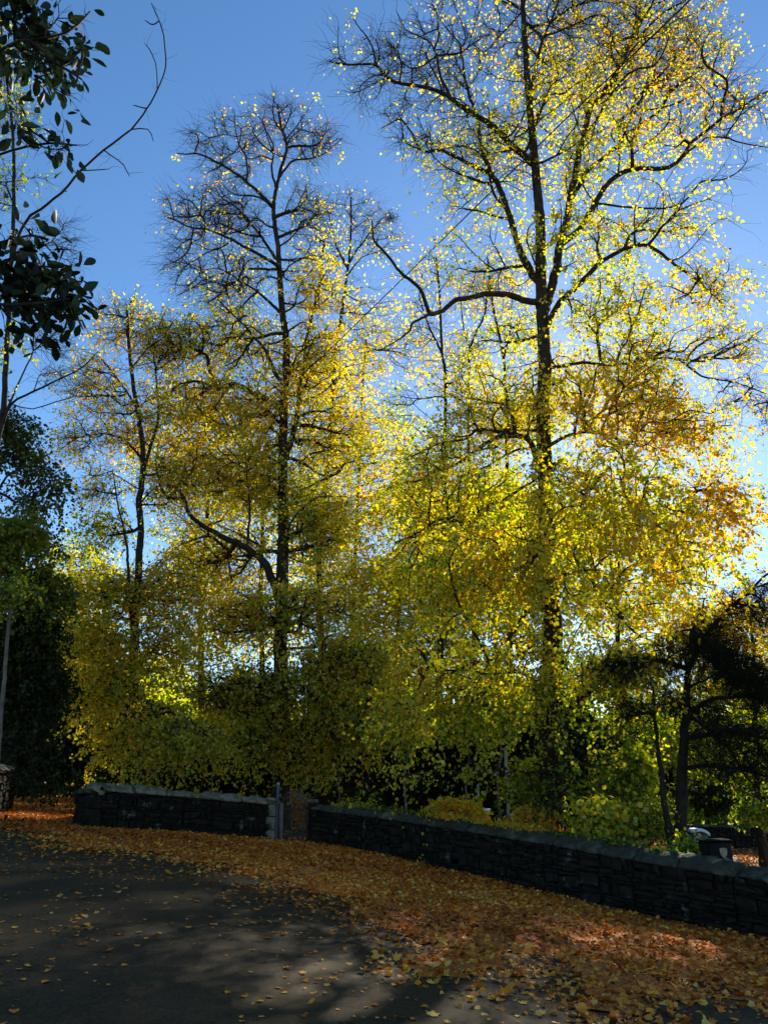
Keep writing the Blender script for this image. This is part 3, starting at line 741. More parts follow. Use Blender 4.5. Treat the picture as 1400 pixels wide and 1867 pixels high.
# ================================================================== TREES
grow_tree('lime_tree', 'largest tree, with golden leaves, rising behind the right wall past the top of the photo', 'tree', 20.3,
    [(1005, 1500), (1003, 1400), (1002, 1300), (1008, 1180), (1000, 1050), (995, 900), (990, 750), (992, 640), (986, 550), (985, 480), (984, 400), (975, 300), (966, 200), (958, 100), (952, 0), (948, -80), (952, -170)], 0.33,
    limbs=[
    ([(990, 590), (1006, 520), (1035, 386), (1055, 289), (1077, 199), (1112, 154), (1154, 64), (1170, 0), (1185, -90)], 0.17, 0.8),
    ([(1030, 440), (1051, 424), (1106, 337), (1151, 309), (1225, 305), (1257, 263), (1315, 218), (1390, 173), (1440, 150)], 0.12, -1.5),
    ([(1055, 370), (1077, 309), (1138, 247), (1160, 164), (1200, 160), (1267, 157)], 0.09, 1.5),
    ([(1225, 305), (1290, 250), (1321, 250), (1370, 266), (1420, 268)], 0.05, -0.6),
    ([(1000, 600), (1019, 553), (1058, 517), (1096, 479), (1135, 453), (1180, 450), (1225, 476), (1273, 514), (1321, 560)], 0.11, -2.5),
    ([(977, 290), (954, 283), (889, 225), (857, 206), (806, 170), (780, 159), (751, 156), (706, 141), (684, 119), (632, 119), (600, 112)], 0.13, -2),
    ([(684, 119), (677, 80), (651, 45), (640, 25)], 0.04, 0.3),
    ([(822, 175), (800, 129), (793, 90), (773, 71), (741, 55), (722, 19)], 0.06, 0.8),
    ([(984, 530), (970, 501), (941, 434), (921, 370), (905, 331), (883, 289), (870, 225), (850, 150), (838, 80)], 0.14, 1.5),
    ([(900, 318), (844, 293), (806, 275), (770, 276), (751, 244), (730, 219), (693, 235)], 0.085, -1),
    ([(985, 556), (973, 551), (928, 537), (883, 535), (832, 550), (786, 574), (767, 527), (729, 498), (706, 466), (680, 434), (678, 400)], 0.12, -1.5),
    ([(786, 574), (754, 590), (735, 615), (690, 640)], 0.05, -0.8),
    ([(990, 850), (979, 840), (966, 805), (938, 793), (889, 805), (844, 841), (800, 860), (755, 880)], 0.10, -2.5),
    ([(938, 793), (873, 783), (844, 802), (806, 805), (754, 831)], 0.06, -1),
    ([(995, 870), (973, 822), (947, 818), (889, 847), (838, 870)], 0.06, 1.2),
    ([(996, 1010), (979, 990), (935, 985), (889, 976), (857, 960), (819, 950), (780, 957), (722, 989)], 0.07, -2.5),
    ([(990, 690), (1030, 665), (1064, 661), (1125, 667), (1164, 661), (1225, 651), (1277, 683), (1338, 696), (1399, 719)], 0.065, -2.0),
    ([(1225, 651), (1277, 657), (1341, 632), (1390, 600)], 0.05, 1),
    ([(993, 830), (1006, 809), (1048, 789), (1096, 789), (1150, 810)], 0.07, -2),
    ([(996, 850), (1019, 841), (1064, 870), (1109, 924), (1160, 990), (1200, 1060)], 0.07, -3),
    ([(1000, 1000), (1040, 1010), (1080, 1060), (1106, 1101), (1137, 1133), (1177, 1164), (1206, 1179)], 0.08, -3),
    ([(1000, 1080), (960, 1120), (920, 1170), (880, 1230), (850, 1300)], 0.06, -3),
    ([(966, 170), (985, 90), (1010, 20), (1040, -60)], 0.08, -1),
    ([(952, 20), (935, 10), (905, -5), (870, -40)], 0.06, 1)],
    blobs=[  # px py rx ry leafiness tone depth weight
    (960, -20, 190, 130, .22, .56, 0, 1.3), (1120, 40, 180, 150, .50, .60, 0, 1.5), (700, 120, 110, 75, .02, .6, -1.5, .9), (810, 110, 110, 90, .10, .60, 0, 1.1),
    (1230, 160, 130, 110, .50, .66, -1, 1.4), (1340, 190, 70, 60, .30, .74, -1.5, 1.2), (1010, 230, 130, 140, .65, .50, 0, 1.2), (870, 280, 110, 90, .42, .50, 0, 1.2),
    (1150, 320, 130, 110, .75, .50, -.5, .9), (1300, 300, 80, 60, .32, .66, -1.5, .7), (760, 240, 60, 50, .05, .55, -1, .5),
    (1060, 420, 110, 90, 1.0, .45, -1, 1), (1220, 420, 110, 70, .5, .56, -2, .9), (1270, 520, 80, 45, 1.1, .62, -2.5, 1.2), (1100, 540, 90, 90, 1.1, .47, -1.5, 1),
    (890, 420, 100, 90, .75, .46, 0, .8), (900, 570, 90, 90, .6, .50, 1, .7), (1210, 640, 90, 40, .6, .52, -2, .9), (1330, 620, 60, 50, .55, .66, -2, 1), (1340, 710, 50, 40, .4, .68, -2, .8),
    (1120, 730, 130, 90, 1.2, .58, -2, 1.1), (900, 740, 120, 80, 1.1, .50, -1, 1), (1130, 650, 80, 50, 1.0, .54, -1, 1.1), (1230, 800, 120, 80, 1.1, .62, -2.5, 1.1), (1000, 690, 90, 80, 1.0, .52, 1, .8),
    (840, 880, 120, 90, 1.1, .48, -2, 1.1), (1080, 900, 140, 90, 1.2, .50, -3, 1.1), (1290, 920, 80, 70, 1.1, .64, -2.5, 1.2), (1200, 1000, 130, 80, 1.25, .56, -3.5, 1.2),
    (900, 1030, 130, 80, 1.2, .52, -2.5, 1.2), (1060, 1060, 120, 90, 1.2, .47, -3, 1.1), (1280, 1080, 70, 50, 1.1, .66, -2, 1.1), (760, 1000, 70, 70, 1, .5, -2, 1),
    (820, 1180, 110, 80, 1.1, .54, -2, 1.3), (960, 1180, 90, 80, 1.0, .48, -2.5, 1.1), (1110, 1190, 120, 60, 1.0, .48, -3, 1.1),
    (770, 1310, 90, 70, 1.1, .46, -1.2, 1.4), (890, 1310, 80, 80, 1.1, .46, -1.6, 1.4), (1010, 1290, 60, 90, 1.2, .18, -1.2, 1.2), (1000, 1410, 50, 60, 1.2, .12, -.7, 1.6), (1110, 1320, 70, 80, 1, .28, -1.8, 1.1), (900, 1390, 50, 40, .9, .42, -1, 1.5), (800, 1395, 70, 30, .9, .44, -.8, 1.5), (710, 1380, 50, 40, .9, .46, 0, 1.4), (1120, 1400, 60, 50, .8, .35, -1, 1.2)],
    npts=5900, twigs=3.1, lpt=7.0, leaf=0.087, seed=5, tone=.52, droop=.5, twlen=1.0, voids=-.22, rtip=.009, twr=.0055)

grow_tree('lime_tree', 'tall tree with a bare twiggy top behind the left end of the gate', 'tree', 29.5,
    [(512, 1440), (513, 1300), (512, 1180), (514, 1060), (517, 960), (516, 850), (518, 750), (523, 632), (515, 572), (511, 511), (507, 451), (499, 379), (511, 311), (523, 270), (511, 225), (507, 190)], 0.34,
    limbs=[
    ([(499, 379), (491, 371), (451, 331), (407, 303), (370, 283), (322, 279)], 0.11, -1.5),
    ([(455, 333), (451, 311), (447, 283), (431, 250), (427, 198)], 0.06, .5),
    ([(501, 350), (495, 303), (499, 266), (479, 226), (483, 198)], 0.07, 1),
    ([(507, 480), (503, 471), (475, 431), (443, 391), (407, 391), (380, 375)], 0.10, 1.5),
    ([(508, 495), (503, 483), (443, 447), (391, 423), (338, 411), (302, 395)], 0.10, -2),
    ([(430, 440), (411, 447), (362, 471), (322, 499)], 0.05, -.5),
    ([(509, 500), (491, 491), (443, 491), (383, 507), (322, 540)], 0.08, 2),
    ([(513, 580), (487, 548), (451, 519), (420, 500)], 0.09, -1),
    ([(519, 700), (507, 688), (483, 640), (451, 600), (419, 568), (390, 540)], 0.10, -2),
    ([(517, 755), (487, 728), (451, 712), (423, 700), (399, 704), (383, 676), (379, 652), (350, 636), (294, 648)], 0.15, -2.5),
    ([(509, 320), (531, 295), (555, 291), (591, 279), (627, 250)], 0.07, -1),
    ([(518, 250), (545, 225), (560, 200), (570, 185)], 0.04, .6),
    ([(519, 850), (535, 790), (541, 760), (551, 684), (563, 600), (583, 511), (590, 440)], 0.14, 1),
    ([(513, 1085), (504, 1071), (486, 1032), (450, 1000), (414, 982), (368, 957), (346, 936), (336, 907), (307, 907), (290, 880)], 0.20, -3),
    ([(338, 912), (325, 890), (296, 880), (285, 850), (290, 800)], 0.06, .5),
    ([(450, 1000), (455, 930), (450, 860), (440, 780)], 0.06, .5)],
    blobs=[(500, 240, 75, 55, .03, .8, 0, .5), (410, 270, 75, 65, .03, .8, 0, .5), (575, 260, 50, 50, .03, .75, 0, .5), (340, 400, 50, 60, .03, .75, -1, .7),
    (420, 400, 80, 70, .05, .7, 0, .7), (560, 400, 50, 70, .14, .62, 0, .8), (340, 490, 45, 50, .02, .7, 0, .6), (430, 520, 80, 50, .14, .62, 0, .8),
    (560, 520, 60, 70, .55, .58, 0, .9), (330, 620, 70, 50, .5, .58, -2, 1), (430, 620, 80, 60, .55, .54, 0, 1), (570, 650, 70, 70, .7, .56, 0, .9),
    (380, 740, 90, 60, .8, .53, -1.5, 1.1), (500, 740, 80, 80, .8, .53, 0, 1), (360, 850, 80, 60, .95, .50, -1, 1.1), (470, 860, 80, 70, 1, .5, 0, 1), (600, 800, 60, 80, .9, .55, 1, .9),
    (400, 1010, 90, 60, .8, .56, 1, 1), (570, 950, 80, 80, 1, .54, 0, 1), (560, 1110, 90, 50, .7, .56, -1, 1), (440, 1120, 80, 50, .75, .60, -1, .9),
    (630, 1200, 90, 50, .75, .58, -1.5, 1.2), (520, 1250, 90, 45, .65, .56, -2, 1.3), (400, 1260, 70, 40, .6, .56, -2, 1.1), (610, 1320, 80, 45, .8, .54, -1.6, 1.4), (480, 1350, 60, 40, .85, .5, -1.8, 1.5), (555, 1385, 40, 25, .9, .45, -1, 1.3), (700, 1290, 60, 40, 1, .48, -1.5, 1.2)],
    npts=4400, twigs=2.9, lpt=6.4, leaf=0.11, seed=15, tone=.52, droop=.45, twlen=1.15, twr=.0055, voids=-.85, rtip=.012)

grow_tree('lime_tree', 'slimmer twin-stemmed tree behind the left wall near the lane corner', 'tree', 26.5,
    [(257, 1443), (255, 1343), (245, 1262), (245, 1182), (249, 1102), (253, 1041), (257, 961), (253, 921), (261, 861), (258, 790), (243, 700), (235, 620), (232, 560)], 0.22,
    limbs=[([(246, 1150), (236, 1102), (233, 1041), (229, 981), (217, 921), (205, 860)], 0.08, -.8),
    ([(259, 870), (269, 833), (282, 790), (289, 740), (283, 660), (270, 580)], 0.08, 1),
    ([(258, 830), (225, 800), (190, 790), (140, 800), (110, 820)], 0.05, -1.5),
    ([(250, 740), (215, 690), (180, 650), (150, 640)], 0.05, 1),
    ([(257, 1360), (275, 1320), (300, 1300), (350, 1310)], 0.06, -2)],
    blobs=[(225, 590, 60, 55, .35, .58, 0, .8), (290, 640, 60, 50, .4, .58, 0, .8), (180, 700, 60, 60, .4, .60, 0, .8), (150, 800, 50, 50, .45, .58, -.5, .8), (250, 760, 70, 60, .5, .58, 0, .8),
    (180, 880, 60, 40, .45, .5, 0, .9), (200, 960, 50, 35, .8, .3, 0, 1), (300, 880, 45, 50, .5, .5, 0, .9), (190, 1090, 80, 60, .8, .48, -.5, 1.2), (300, 1070, 70, 60, .8, .54, 0, 1.1),
    (180, 1170, 65, 40, .85, .50, -1, 1.3), (290, 1170, 60, 60, .8, .52, -1, 1.2), (210, 1250, 70, 50, .75, .48, -1, 1.3), (330, 1335, 85, 26, 1.0, .50, -1.8, 1.8), (230, 1330, 45, 35, .8, .48, -1.5, 1.4), (275, 1410, 14, 30, 1, .32, -1.5, 1.6)],
    npts=2100, twigs=2.7, lpt=6.0, leaf=0.10, seed=25, tone=.52, droop=.55, twlen=1.0, voids=-.6, rtip=.007, twr=.0055)

# trees of the wood behind, each with its own stem
BGT = [
 ('pale-barked slender tree rising between the two tallest, its top bare and twiggy', 38, [(590, 1300), (582, 1060), (586, 960), (598, 850), (603, 780), (607, 704), (611, 632), (623, 572), (632, 503), (636, 479), (640, 420), (640, 360)], .22,
  [([(636, 480), (670, 430), (700, 395), (715, 380)], .08, 1), ([(634, 490), (610, 440), (600, 390), (585, 360)], .08, -1), ([(632, 505), (660, 470), (690, 460)], .06, 1)],
  [(640, 390, 60, 45, .06, .75, 0, .8), (690, 430, 50, 45, .15, .7, 0, .8), (610, 470, 50, 50, .3, .65, 0, .8), (650, 560, 80, 50, .55, .62, 0, .9), (620, 680, 90, 70, .7, .6, 0, 1), (650, 800, 80, 80, .8, .58, 0, 1), (600, 930, 80, 70, .9, .56, 0, 1), (620, 1070, 90, 70, 1, .54, 0, 1)], 1500, .15),
 ('thin straight stem in the wood just right of the gap, leaves pale gold', 43, [(640, 1350), (645, 1080), (650, 960), (655, 850), (660, 720), (668, 620)], .2, [],
  [(690, 620, 60, 45, .4, .62, 0, .8), (700, 900, 80, 70, 1.2, .6, 0, 1.5), (690, 800, 60, 60, 1, .6, 0, 1.3), (660, 1000, 60, 60, .9, .58, 0, 1), (700, 1090, 80, 60, 1, .56, 0, 1), (740, 640, 50, 50, .4, .6, 0, .8)], 900, .16),
 ('forked woodland tree directly under the arching limb of the largest tree', 37, [(800, 1400), (805, 1100), (810, 900), (812, 699), (806, 645), (803, 580), (800, 520), (795, 470)], .2, [([(806, 645), (780, 590), (765, 540), (770, 500)], .08, 1)],
  [(790, 500, 50, 40, .35, .58, 0, .8), (770, 590, 60, 50, .4, .55, 0, .8), (820, 680, 60, 50, .6, .52, 0, 1), (740, 740, 45, 45, .35, .35, 0, 1), (770, 830, 80, 60, .9, .46, 0, 1), (740, 920, 70, 60, 1, .5, 0, 1), (800, 1080, 90, 70, 1, .54, 0, 1), (760, 1180, 90, 60, 1, .5, 0, 1)], 1300, .15),
 ('slim tree with a high leaning fork left of the largest trunk', 40, [(870, 1400), (862, 1100), (855, 900), (854, 693), (857, 638), (870, 600), (883, 574), (890, 520)], .18, [([(857, 640), (845, 600), (838, 540), (835, 500)], .06, -1)],
  [(870, 540, 50, 50, .4, .6, 0, .8), (850, 640, 50, 50, .6, .56, 0, 1), (860, 900, 80, 70, .9, .52, 0, 1), (860, 1100, 80, 80, 1, .5, 0, 1)], 900, .15),
 ('slender tree close behind the left side of the largest trunk', 36, [(930, 1400), (928, 1150), (925, 900), (920, 700), (918, 654), (905, 590), (896, 542), (888, 470)], .18, [([(918, 650), (930, 600), (932, 560), (935, 500)], .06, 1)],
  [(910, 510, 50, 50, .45, .5, 0, .8), (940, 600, 50, 50, .7, .5, 0, 1), (930, 760, 70, 60, .9, .5, 0, 1), (950, 950, 70, 70, .9, .5, 0, 1), (960, 1120, 70, 70, 1, .46, 0, 1)], 900, .15),
 ('dense yellow woodland tree seen below the crooked low limb on the left', 40, [(368, 1400), (367, 1200), (366, 1120), (370, 1060), (375, 980), (380, 900), (384, 800)], .22, [],
  [(300, 850, 80, 70, .6, .52, 0, 1.1), (430, 800, 90, 80, .55, .54, 0, 1.1), (350, 720, 70, 50, .4, .55, 0, .9), (340, 960, 70, 60, .6, .54, 0, 1), (400, 920, 70, 50, .8, .52, 0, 1), (340, 1080, 80, 60, .7, .58, 0, 1), (430, 1090, 70, 60, .7, .56, 0, 1), (370, 1190, 90, 50, .7, .5, 0, 1)], 1700, .15),
 ('low gold and green tree beyond the lane, left of the slimmer twin stem', 48, [(150, 1420), (150, 1200), (148, 1100), (150, 1000)], .25, [],
  [(150, 1010, 60, 35, .9, .4, 0, 1), (120, 1060, 70, 45, 1.1, .5, 0, 1), (190, 1060, 60, 50, 1.1, .5, 0, 1), (140, 1140, 80, 50, 1.1, .42, 0, 1), (110, 1220, 70, 40, 1, .2, 0, 1)], 900, .2),
 ('yellow woodland tree filling the gap right of the tall bare-topped one', 44, [(480, 1400), (478, 1200), (475, 1100), (478, 1000), (482, 850), (486, 700)], .22, [],
  [(560, 850, 90, 80, .6, .54, 0, 1.1), (560, 720, 80, 70, .5, .55, 0, 1), (460, 900, 80, 70, .6, .52, 0, 1.1), (480, 620, 60, 50, .35, .56, 0, .8), (480, 1000, 80, 60, .8, .56, 0, 1), (560, 1040, 70, 60, .8, .54, 0, 1), (480, 1150, 90, 60, .7, .52, 0, 1), (650, 1180, 90, 60, .8, .54, 0, 1)], 1800, .16),
 ('broad woodland tree in the middle of the photo with bright gold lower leaves', 42, [(720, 1420), (722, 1250), (728, 1100), (735, 1000)], .24, [],
  [(730, 1060, 80, 60, 1, .58, 0, 1), (700, 1150, 80, 60, 1.1, .52, 0, 1), (800, 1170, 80, 60, 1.1, .46, 0, 1), (690, 1260, 80, 50, 1.1, .38, 0, 1), (880, 1230, 80, 60, 1, .38, 0, 1)], 1000, .19),
 ('glowing yellow tree behind the right half of the largest crown', 34, [(1130, 1450), (1128, 1250), (1125, 1100), (1130, 980)], .25, [],
  [(1120, 960, 90, 60, 1, .5, 0, 1), (1220, 1000, 90, 60, 1, .55, 0, 1), (1080, 1080, 90, 60, 1.1, .46, 0, 1), (1180, 1110, 90, 60, 1.1, .55, 0, 1), (1120, 1230, 100, 60, 1.1, .38, 0, 1), (1060, 1330, 80, 50, 1, .3, 0, 1), (1180, 1340, 80, 50, 1, .3, 0, 1)], 1300, .17),
 ('orange-gold tree at the right edge behind the dark yew', 32, [(1380, 1470), (1375, 1300), (1372, 1200), (1368, 1120)], .2, [],
  [(1360, 1130, 60, 40, 1, .68, 0, 1), (1290, 1150, 60, 45, 1, .62, 0, 1), (1400, 1190, 60, 50, 1, .6, 0, 1), (1330, 1250, 80, 50, 1, .42, 0, 1), (1300, 1360, 90, 50, .9, .3, 0, 1), (1390, 1400, 60, 50, .9, .3, 0, 1)], 1000, .16)]
BGT.append(('leafy tree added deep in the wood to block low sun behind the middle of the photo', 52, [(900, 1420), (900, 1250), (905, 1100), (900, 950)], .3, [],  # extra tree added to keep low sun off the road
  [(820, 960, 80, 60, 1.6, .5, 0, 1.4), (920, 920, 70, 60, 1.6, .5, 0, 1.4), (1010, 980, 70, 60, 1.6, .5, 0, 1.4), (900, 1040, 110, 50, 1.6, .5, 0, 1.3), (760, 1040, 80, 50, 1.6, .5, 0, 1.3)], 1400, .22))
for k, (lab, Y, tr, r0, lb, bl, npt, lfz) in enumerate(BGT):
    grow_tree('woodland_tree', lab, 'tree', Y, tr, r0, lb, bl, npts=npt, twigs=2.0, lpt=4.6, leaf=lfz, shape='4', voids=-.75, seed=60+k*7, tone=.5, droop=.35, twlen=1.1, twr=.005, rtip=.007, group='trees of the wood behind the walls')

# moss, ivy and leaves along the top of the right-hand wall
def wall_growth(name, path, s0, s1, n, lab, tone, leaf, seed, spread=.18, h=1.12):
    rg = np.random.default_rng(seed); m = MB(); cum = np.concatenate([[0], np.cumsum(np.linalg.norm(np.diff(path[:, :2], axis=0), axis=1))])
    k = 14; cs = rg.uniform(s0, s1, k); P = []
    for q in range(n//2):
        c = rg.choice(cs)+rg.normal(0, .25); c = min(max(c, s0), s1)
        p, t, nn = frame_at(path, c, cum); p = p.copy(); p[2] = float(gz(p[0], p[1]))
        h = float(np.interp(c, [0, 10, 17, 40], [1.1, 1.1, .95, .95]))
        P.append(p - nn*(.26+rg.normal(0, spread*.6)) + np.array([0, 0, h+abs(rg.normal(0, .05))-.02]))
    P = np.array(P); n = len(P)
    leaves(m, P, rg.normal(0, 1, (n, 3))+[0, 0, .5], rg.normal(0, .7, (n, 3))+[0, 0, .5], leaf*rg.uniform(.5, 1.3, n), np.clip(tone+rg.normal(0, .12, n), 0, 1), '6')
    o = m.build(name, 'autumn_leaves', None, False, True); tag(o, lab, 'plant', kind='stuff'); return o
wall_growth('wall_ivy', RWp, 1.0, 5.5, 900, 'mossy green growth creeping over the wall top near the gate', .05, .06, 1)
wall_growth('wall_bramble', RWp, 5.0, 9.5, 1300, 'browning bramble leaves spilling over the middle of the right wall', .62, .07, 2)
wall_growth('wall_fern', RWp, 9.0, 13.0, 900, 'dark ferny growth on the wall top in front of the yew', .03, .06, 3)
# ------------------------------------------------------------------ yew and evergreens
grow_tree('yew_tree', 'near-black yew with flat spreading boughs behind the right wall by the bin', 'tree', 17.0,
    [(1240, 1560), (1243, 1400), (1250, 1300), (1254, 1220), (1262, 1150)], 0.18,
    limbs=[([(1242, 1540), (1222, 1530), (1210, 1450), (1202, 1380), (1195, 1300), (1190, 1250)], .09, -.4),
    ([(1246, 1360), (1290, 1340), (1340, 1335), (1400, 1345), (1460, 1360)], .06, -1.2), ([(1244, 1400), (1290, 1395), (1350, 1400), (1410, 1420)], .05, -.8),
    ([(1250, 1290), (1300, 1275), (1360, 1270), (1430, 1280)], .06, .5), ([(1254, 1230), (1210, 1205), (1160, 1200), (1105, 1215)], .06, -.8),
    ([(1256, 1200), (1290, 1150), (1340, 1100), (1400, 1045), (1440, 1010)], .06, .4), ([(1250, 1310), (1290, 1330), (1330, 1370), (1370, 1430)], .04, -.6)],
    blobs=[(1140, 1212, 50, 22, .8, .5, -.8, 1.0), (1250, 1190, 70, 45, .9, .5, 0, 1.3), (1320, 1220, 80, 50, .9, .5, 0, 1.3), (1390, 1270, 60, 50, .9, .5, .3, 1.2), (1350, 1095, 45, 35, .8, .5, .3, 1), (1290, 1300, 80, 50, .7, .5, .3, 1.1), (1370, 1440, 60, 30, .8, .5, 0, 1), (1310, 1370, 60, 26, .8, .5, -.3, 1.1), (1380, 1340, 50, 30, .8, .5, 0, 1), (1160, 1290, 50, 22, .5, .5, 0, .7), (1215, 1300, 30, 50, .5, .5, 0, .8), (1300, 1150, 50, 40, .7, .5, .2, 1),
    (1330, 1330, 70, 14, .9, .5, -.8, 1.3), (1340, 1400, 70, 12, .8, .5, -.6, 1.3), (1250, 1290, 50, 30, .8, .5, .5, 1), (1390, 1120, 30, 30, .9, .5, .4, 1), (1390, 1370, 40, 14, .9, .5, -.9, 1.1)],
    npts=1700, twigs=4.5, lpt=25, leaf=.05, shape='n', leafmat='needles', seed=31, tone=.5, droop=.6, twlen=.5, twr=.004, barkmat='bark_dark', voids=-.12)
grow_tree('conifer_tree', 'dark conifer at the right edge, only its branch tips reaching into the photo', 'tree', 15.5,
    [(1560, 1600), (1555, 1300), (1550, 1000), (1545, 750), (1540, 600)], .2,
    limbs=[([(1548, 800), (1480, 750), (1420, 735), (1375, 738)], .05, -.6), ([(1552, 1090), (1480, 1060), (1420, 1060), (1370, 1075)], .05, .6)],
    blobs=[(1395, 745, 24, 16, 1, .5, -.6, 1.5), (1400, 1070, 40, 18, 1, .5, .6, 1.5), (1480, 740, 50, 20, 1, .5, -.3, 1), (1490, 1060, 50, 20, 1, .5, .3, 1), (1570, 700, 90, 90, 1, .5, 0, 1), (1590, 900, 110, 90, 1, .5, 0, 1), (1610, 1080, 110, 80, 1, .5, 0, 1), (1600, 1250, 110, 60, 1, .5, 0, 1)],
    npts=900, twigs=4, lpt=18, leaf=.06, shape='n', leafmat='needles', seed=37, tone=.5, droop=.35, twlen=.4, twr=.004)
grow_tree('evergreen_tree', 'dense dark green tree at the left edge over the lane', 'tree', 21,
    [(-30, 1440), (-25, 1200), (-20, 1000), (-10, 850), (0, 760)], .22,
    limbs=[([(-20, 1100), (20, 1060), (60, 1040), (100, 1030)], .05, -1), ([(-15, 900), (20, 860), (60, 850), (100, 860)], .05, 1)],
    blobs=[(15, 790, 45, 55, 1, .45, 0, 1), (40, 870, 60, 50, 1.0, .5, 0, 1), (50, 950, 55, 45, 1.0, .65, 0, 1), (20, 980, 60, 50, 1.0, .95, -1, 1), (55, 1060, 60, 45, 1.0, .8, -.5, 1),  # sunlit patch painted in as brighter leaf tint partway up
    (40, 1150, 60, 50, 1.1, .35, 0, 1), (30, 1260, 60, 60, 1.1, .2, 0, 1), (70, 1250, 45, 60, 1, .15, 1, 1), (40, 1370, 60, 50, 1, .1, 0, 1)],
    npts=1500, twigs=3.5, lpt=9, leaf=.10, shape='6', leafmat='evergreen_leaves', seed=41, tone=.6, droop=.5, twlen=.8, voids=-.4)
# bare slender tree on the left with the long curved branch
grow_tree('bare_tree', 'slender half-bare tree at the left edge with one long branch curving up into the sky', 'tree', 12,
    [(-20, 1480), (-30, 1200), (-20, 900), (5, 760), (15, 600), (24, 430), (26, 330), (24, 240), (10, 120), (0, 20)], .085,
    limbs=[([(22, 470), (40, 415), (60, 396), (75, 380), (110, 350), (150, 310), (190, 275), (240, 238), (270, 200), (290, 165), (302, 120), (300, 80), (290, 40), (276, 5)], .035, -1.2),
    ([(290, 165), (287, 130), (281, 100), (265, 80)], .010, .2), ([(190, 282), (205, 285), (225, 300), (237, 322)], .008, -.2), ([(160, 305), (175, 310), (200, 308)], .008, .2), ([(250, 232), (270, 235), (280, 258)], .008, .1),
    ([(297, 50), (280, 45), (265, 37)], .008, .1), ([(268, 205), (255, 195), (243, 192)], .006, 0),
    ([(-5, 800), (20, 735), (60, 715), (110, 690), (150, 670), (180, 640)], .035, -.5), ([(30, 730), (60, 745), (100, 735), (140, 720)], .012, .5),
    ([(0, 770), (25, 720), (45, 680), (60, 640), (60, 600)], .02, .4)],
    blobs=[(10, 110, 40, 60, .5, .3, 0, 1), (30, 210, 45, 40, .4, .35, 0, 1), (10, 340, 40, 50, .35, .3, 0, 1), (70, 325, 18, 16, .5, .35, -.3, 1), (90, 620, 50, 40, .02, .3, 0, .6), (110, 450, 40, 60, 0, .3, 0, .5), (10, 620, 25, 30, .8, .4, 0, 1), (100, 690, 40, 20, .02, .4, 0, .6)],
    npts=420, twigs=2.2, lpt=8, leaf=.055, seed=43, tone=.35, droop=.3, twlen=.4, twr=.0028, rtip=.003, r1=.02, trunk_leaf=0.1, lim_leaf=0.0, kink=.03)
# near laurel overhanging the top left corner
grow_tree('laurel_tree', 'near overhanging evergreen with big dark oval leaves silhouetted at the top left', 'tree', 4.6,
    [(-450, 1600), (-420, 1100), (-360, 700), (-300, 400), (-260, 100)], .10,
    limbs=[([(-310, 450), (-150, 520), (0, 555), (60, 555), (130, 545)], .022, -.3), ([(-300, 400), (-120, 330), (20, 270), (90, 262), (140, 265)], .020, .2),
    ([(-290, 330), (-100, 150), (0, 90), (60, 80), (120, 60), (165, 20)], .022, -.4), ([(-300, 420), (-120, 460), (0, 440), (60, 430), (90, 438)], .018, .1), ([(60, 80), (110, 120), (150, 145)], .008, .1), ([(80, 100), (150, 90), (140, 150)], .006, 0)],
    blobs=[(30, 25, 70, 50, 1.1, .35, 0, 1), (140, 20, 45, 20, .45, .4, 0, .7), (70, 90, 60, 45, 1.0, .35, 0, 1), (120, 140, 38, 35, .5, .4, 0, .8), (10, 190, 30, 50, .5, .4, .2, .6), (105, 265, 60, 16, .5, .45, 0, .9), (50, 240, 25, 20, .5, .4, 0, .7),
    (45, 425, 45, 40, .75, .4, 0, 1), (95, 525, 62, 40, .8, .45, 0, 1.1), (30, 520, 45, 45, .7, .4, 0, 1), (60, 585, 60, 18, .35, .4, 0, .8), (10, 560, 20, 30, .6, .4, 0, 1)],
    npts=230, twigs=1.5, lpt=3.6, leaf=.118, shape='l', leafmat='laurel_leaves', seed=47, tone=.4, droop=.3, twlen=.20, twr=.0025, rtip=.0022, r1=.03, trunk_leaf=0, lim_leaf=0.1, kink=.02, barkmat='bark')

# ------------------------------------------------------------------ shrubs and saplings behind the walls
def shrub(lab, px, py, Y, w_, h, tone, leaf, mt='autumn_leaves', seed=1, npt=260, shape='6', lpt=8, name='shrub', group=None, lfn=1.0, tw=3, twl=.4, droop=.3):
    """px,py: centre of the shrub, w_/h half extents in pixels"""
    return grow_tree(name, lab, 'shrub' if name == 'shrub' else name.replace('_', ' '), Y, [(px, py+h), (px+2, py), (px, py-h*0.6)], .03,
        [([(px, py+h*0.8), (px-w_*.4, py), (px-w_*.6, py-h*.5)], .02, -.3), ([(px, py+h*0.8), (px+w_*.4, py+h*.1), (px+w_*.6, py-h*.5)], .02, .3)],
        [(px, py-h*.1, w_*.7, h*.75, lfn, tone, 0, 1), (px-w_*.45, py+h*.15, w_*.5, h*.6, lfn, tone, -.2, 1), (px+w_*.45, py+h*.15, w_*.5, h*.6, lfn, tone+.04, .2, 1)],
        npts=npt, twigs=tw, lpt=lpt, leaf=leaf, shape=shape, leafmat=mt, seed=seed, tone=tone, droop=droop, twlen=twl, twr=.003, rtip=.003, r1=.01, group=group)
shrub('bright yellow-green broad-leaved bush just behind the wall below the yew', 1105, 1500, 17.2, 38, 50, .40, .12, seed=71, npt=100, lpt=4, twl=.6)
shrub('thin twiggy bush of upright stems against the copper leaves by the yew', 1180, 1510, 17.4, 34, 45, .3, .05, seed=72, npt=160, lpt=2.5, tw=5, twl=.5, droop=-.2)
shrub('low mound of browning bracken on top of the bank behind the wall', 832, 1483, 22.5, 50, 24, .72, .09, seed=73, npt=260, lpt=11)
shrub('gold and green sapling shoots behind the wall right of the grey pole', 965, 1430, 20.5, 30, 50, .42, .12, seed=74, npt=90, lpt=5)
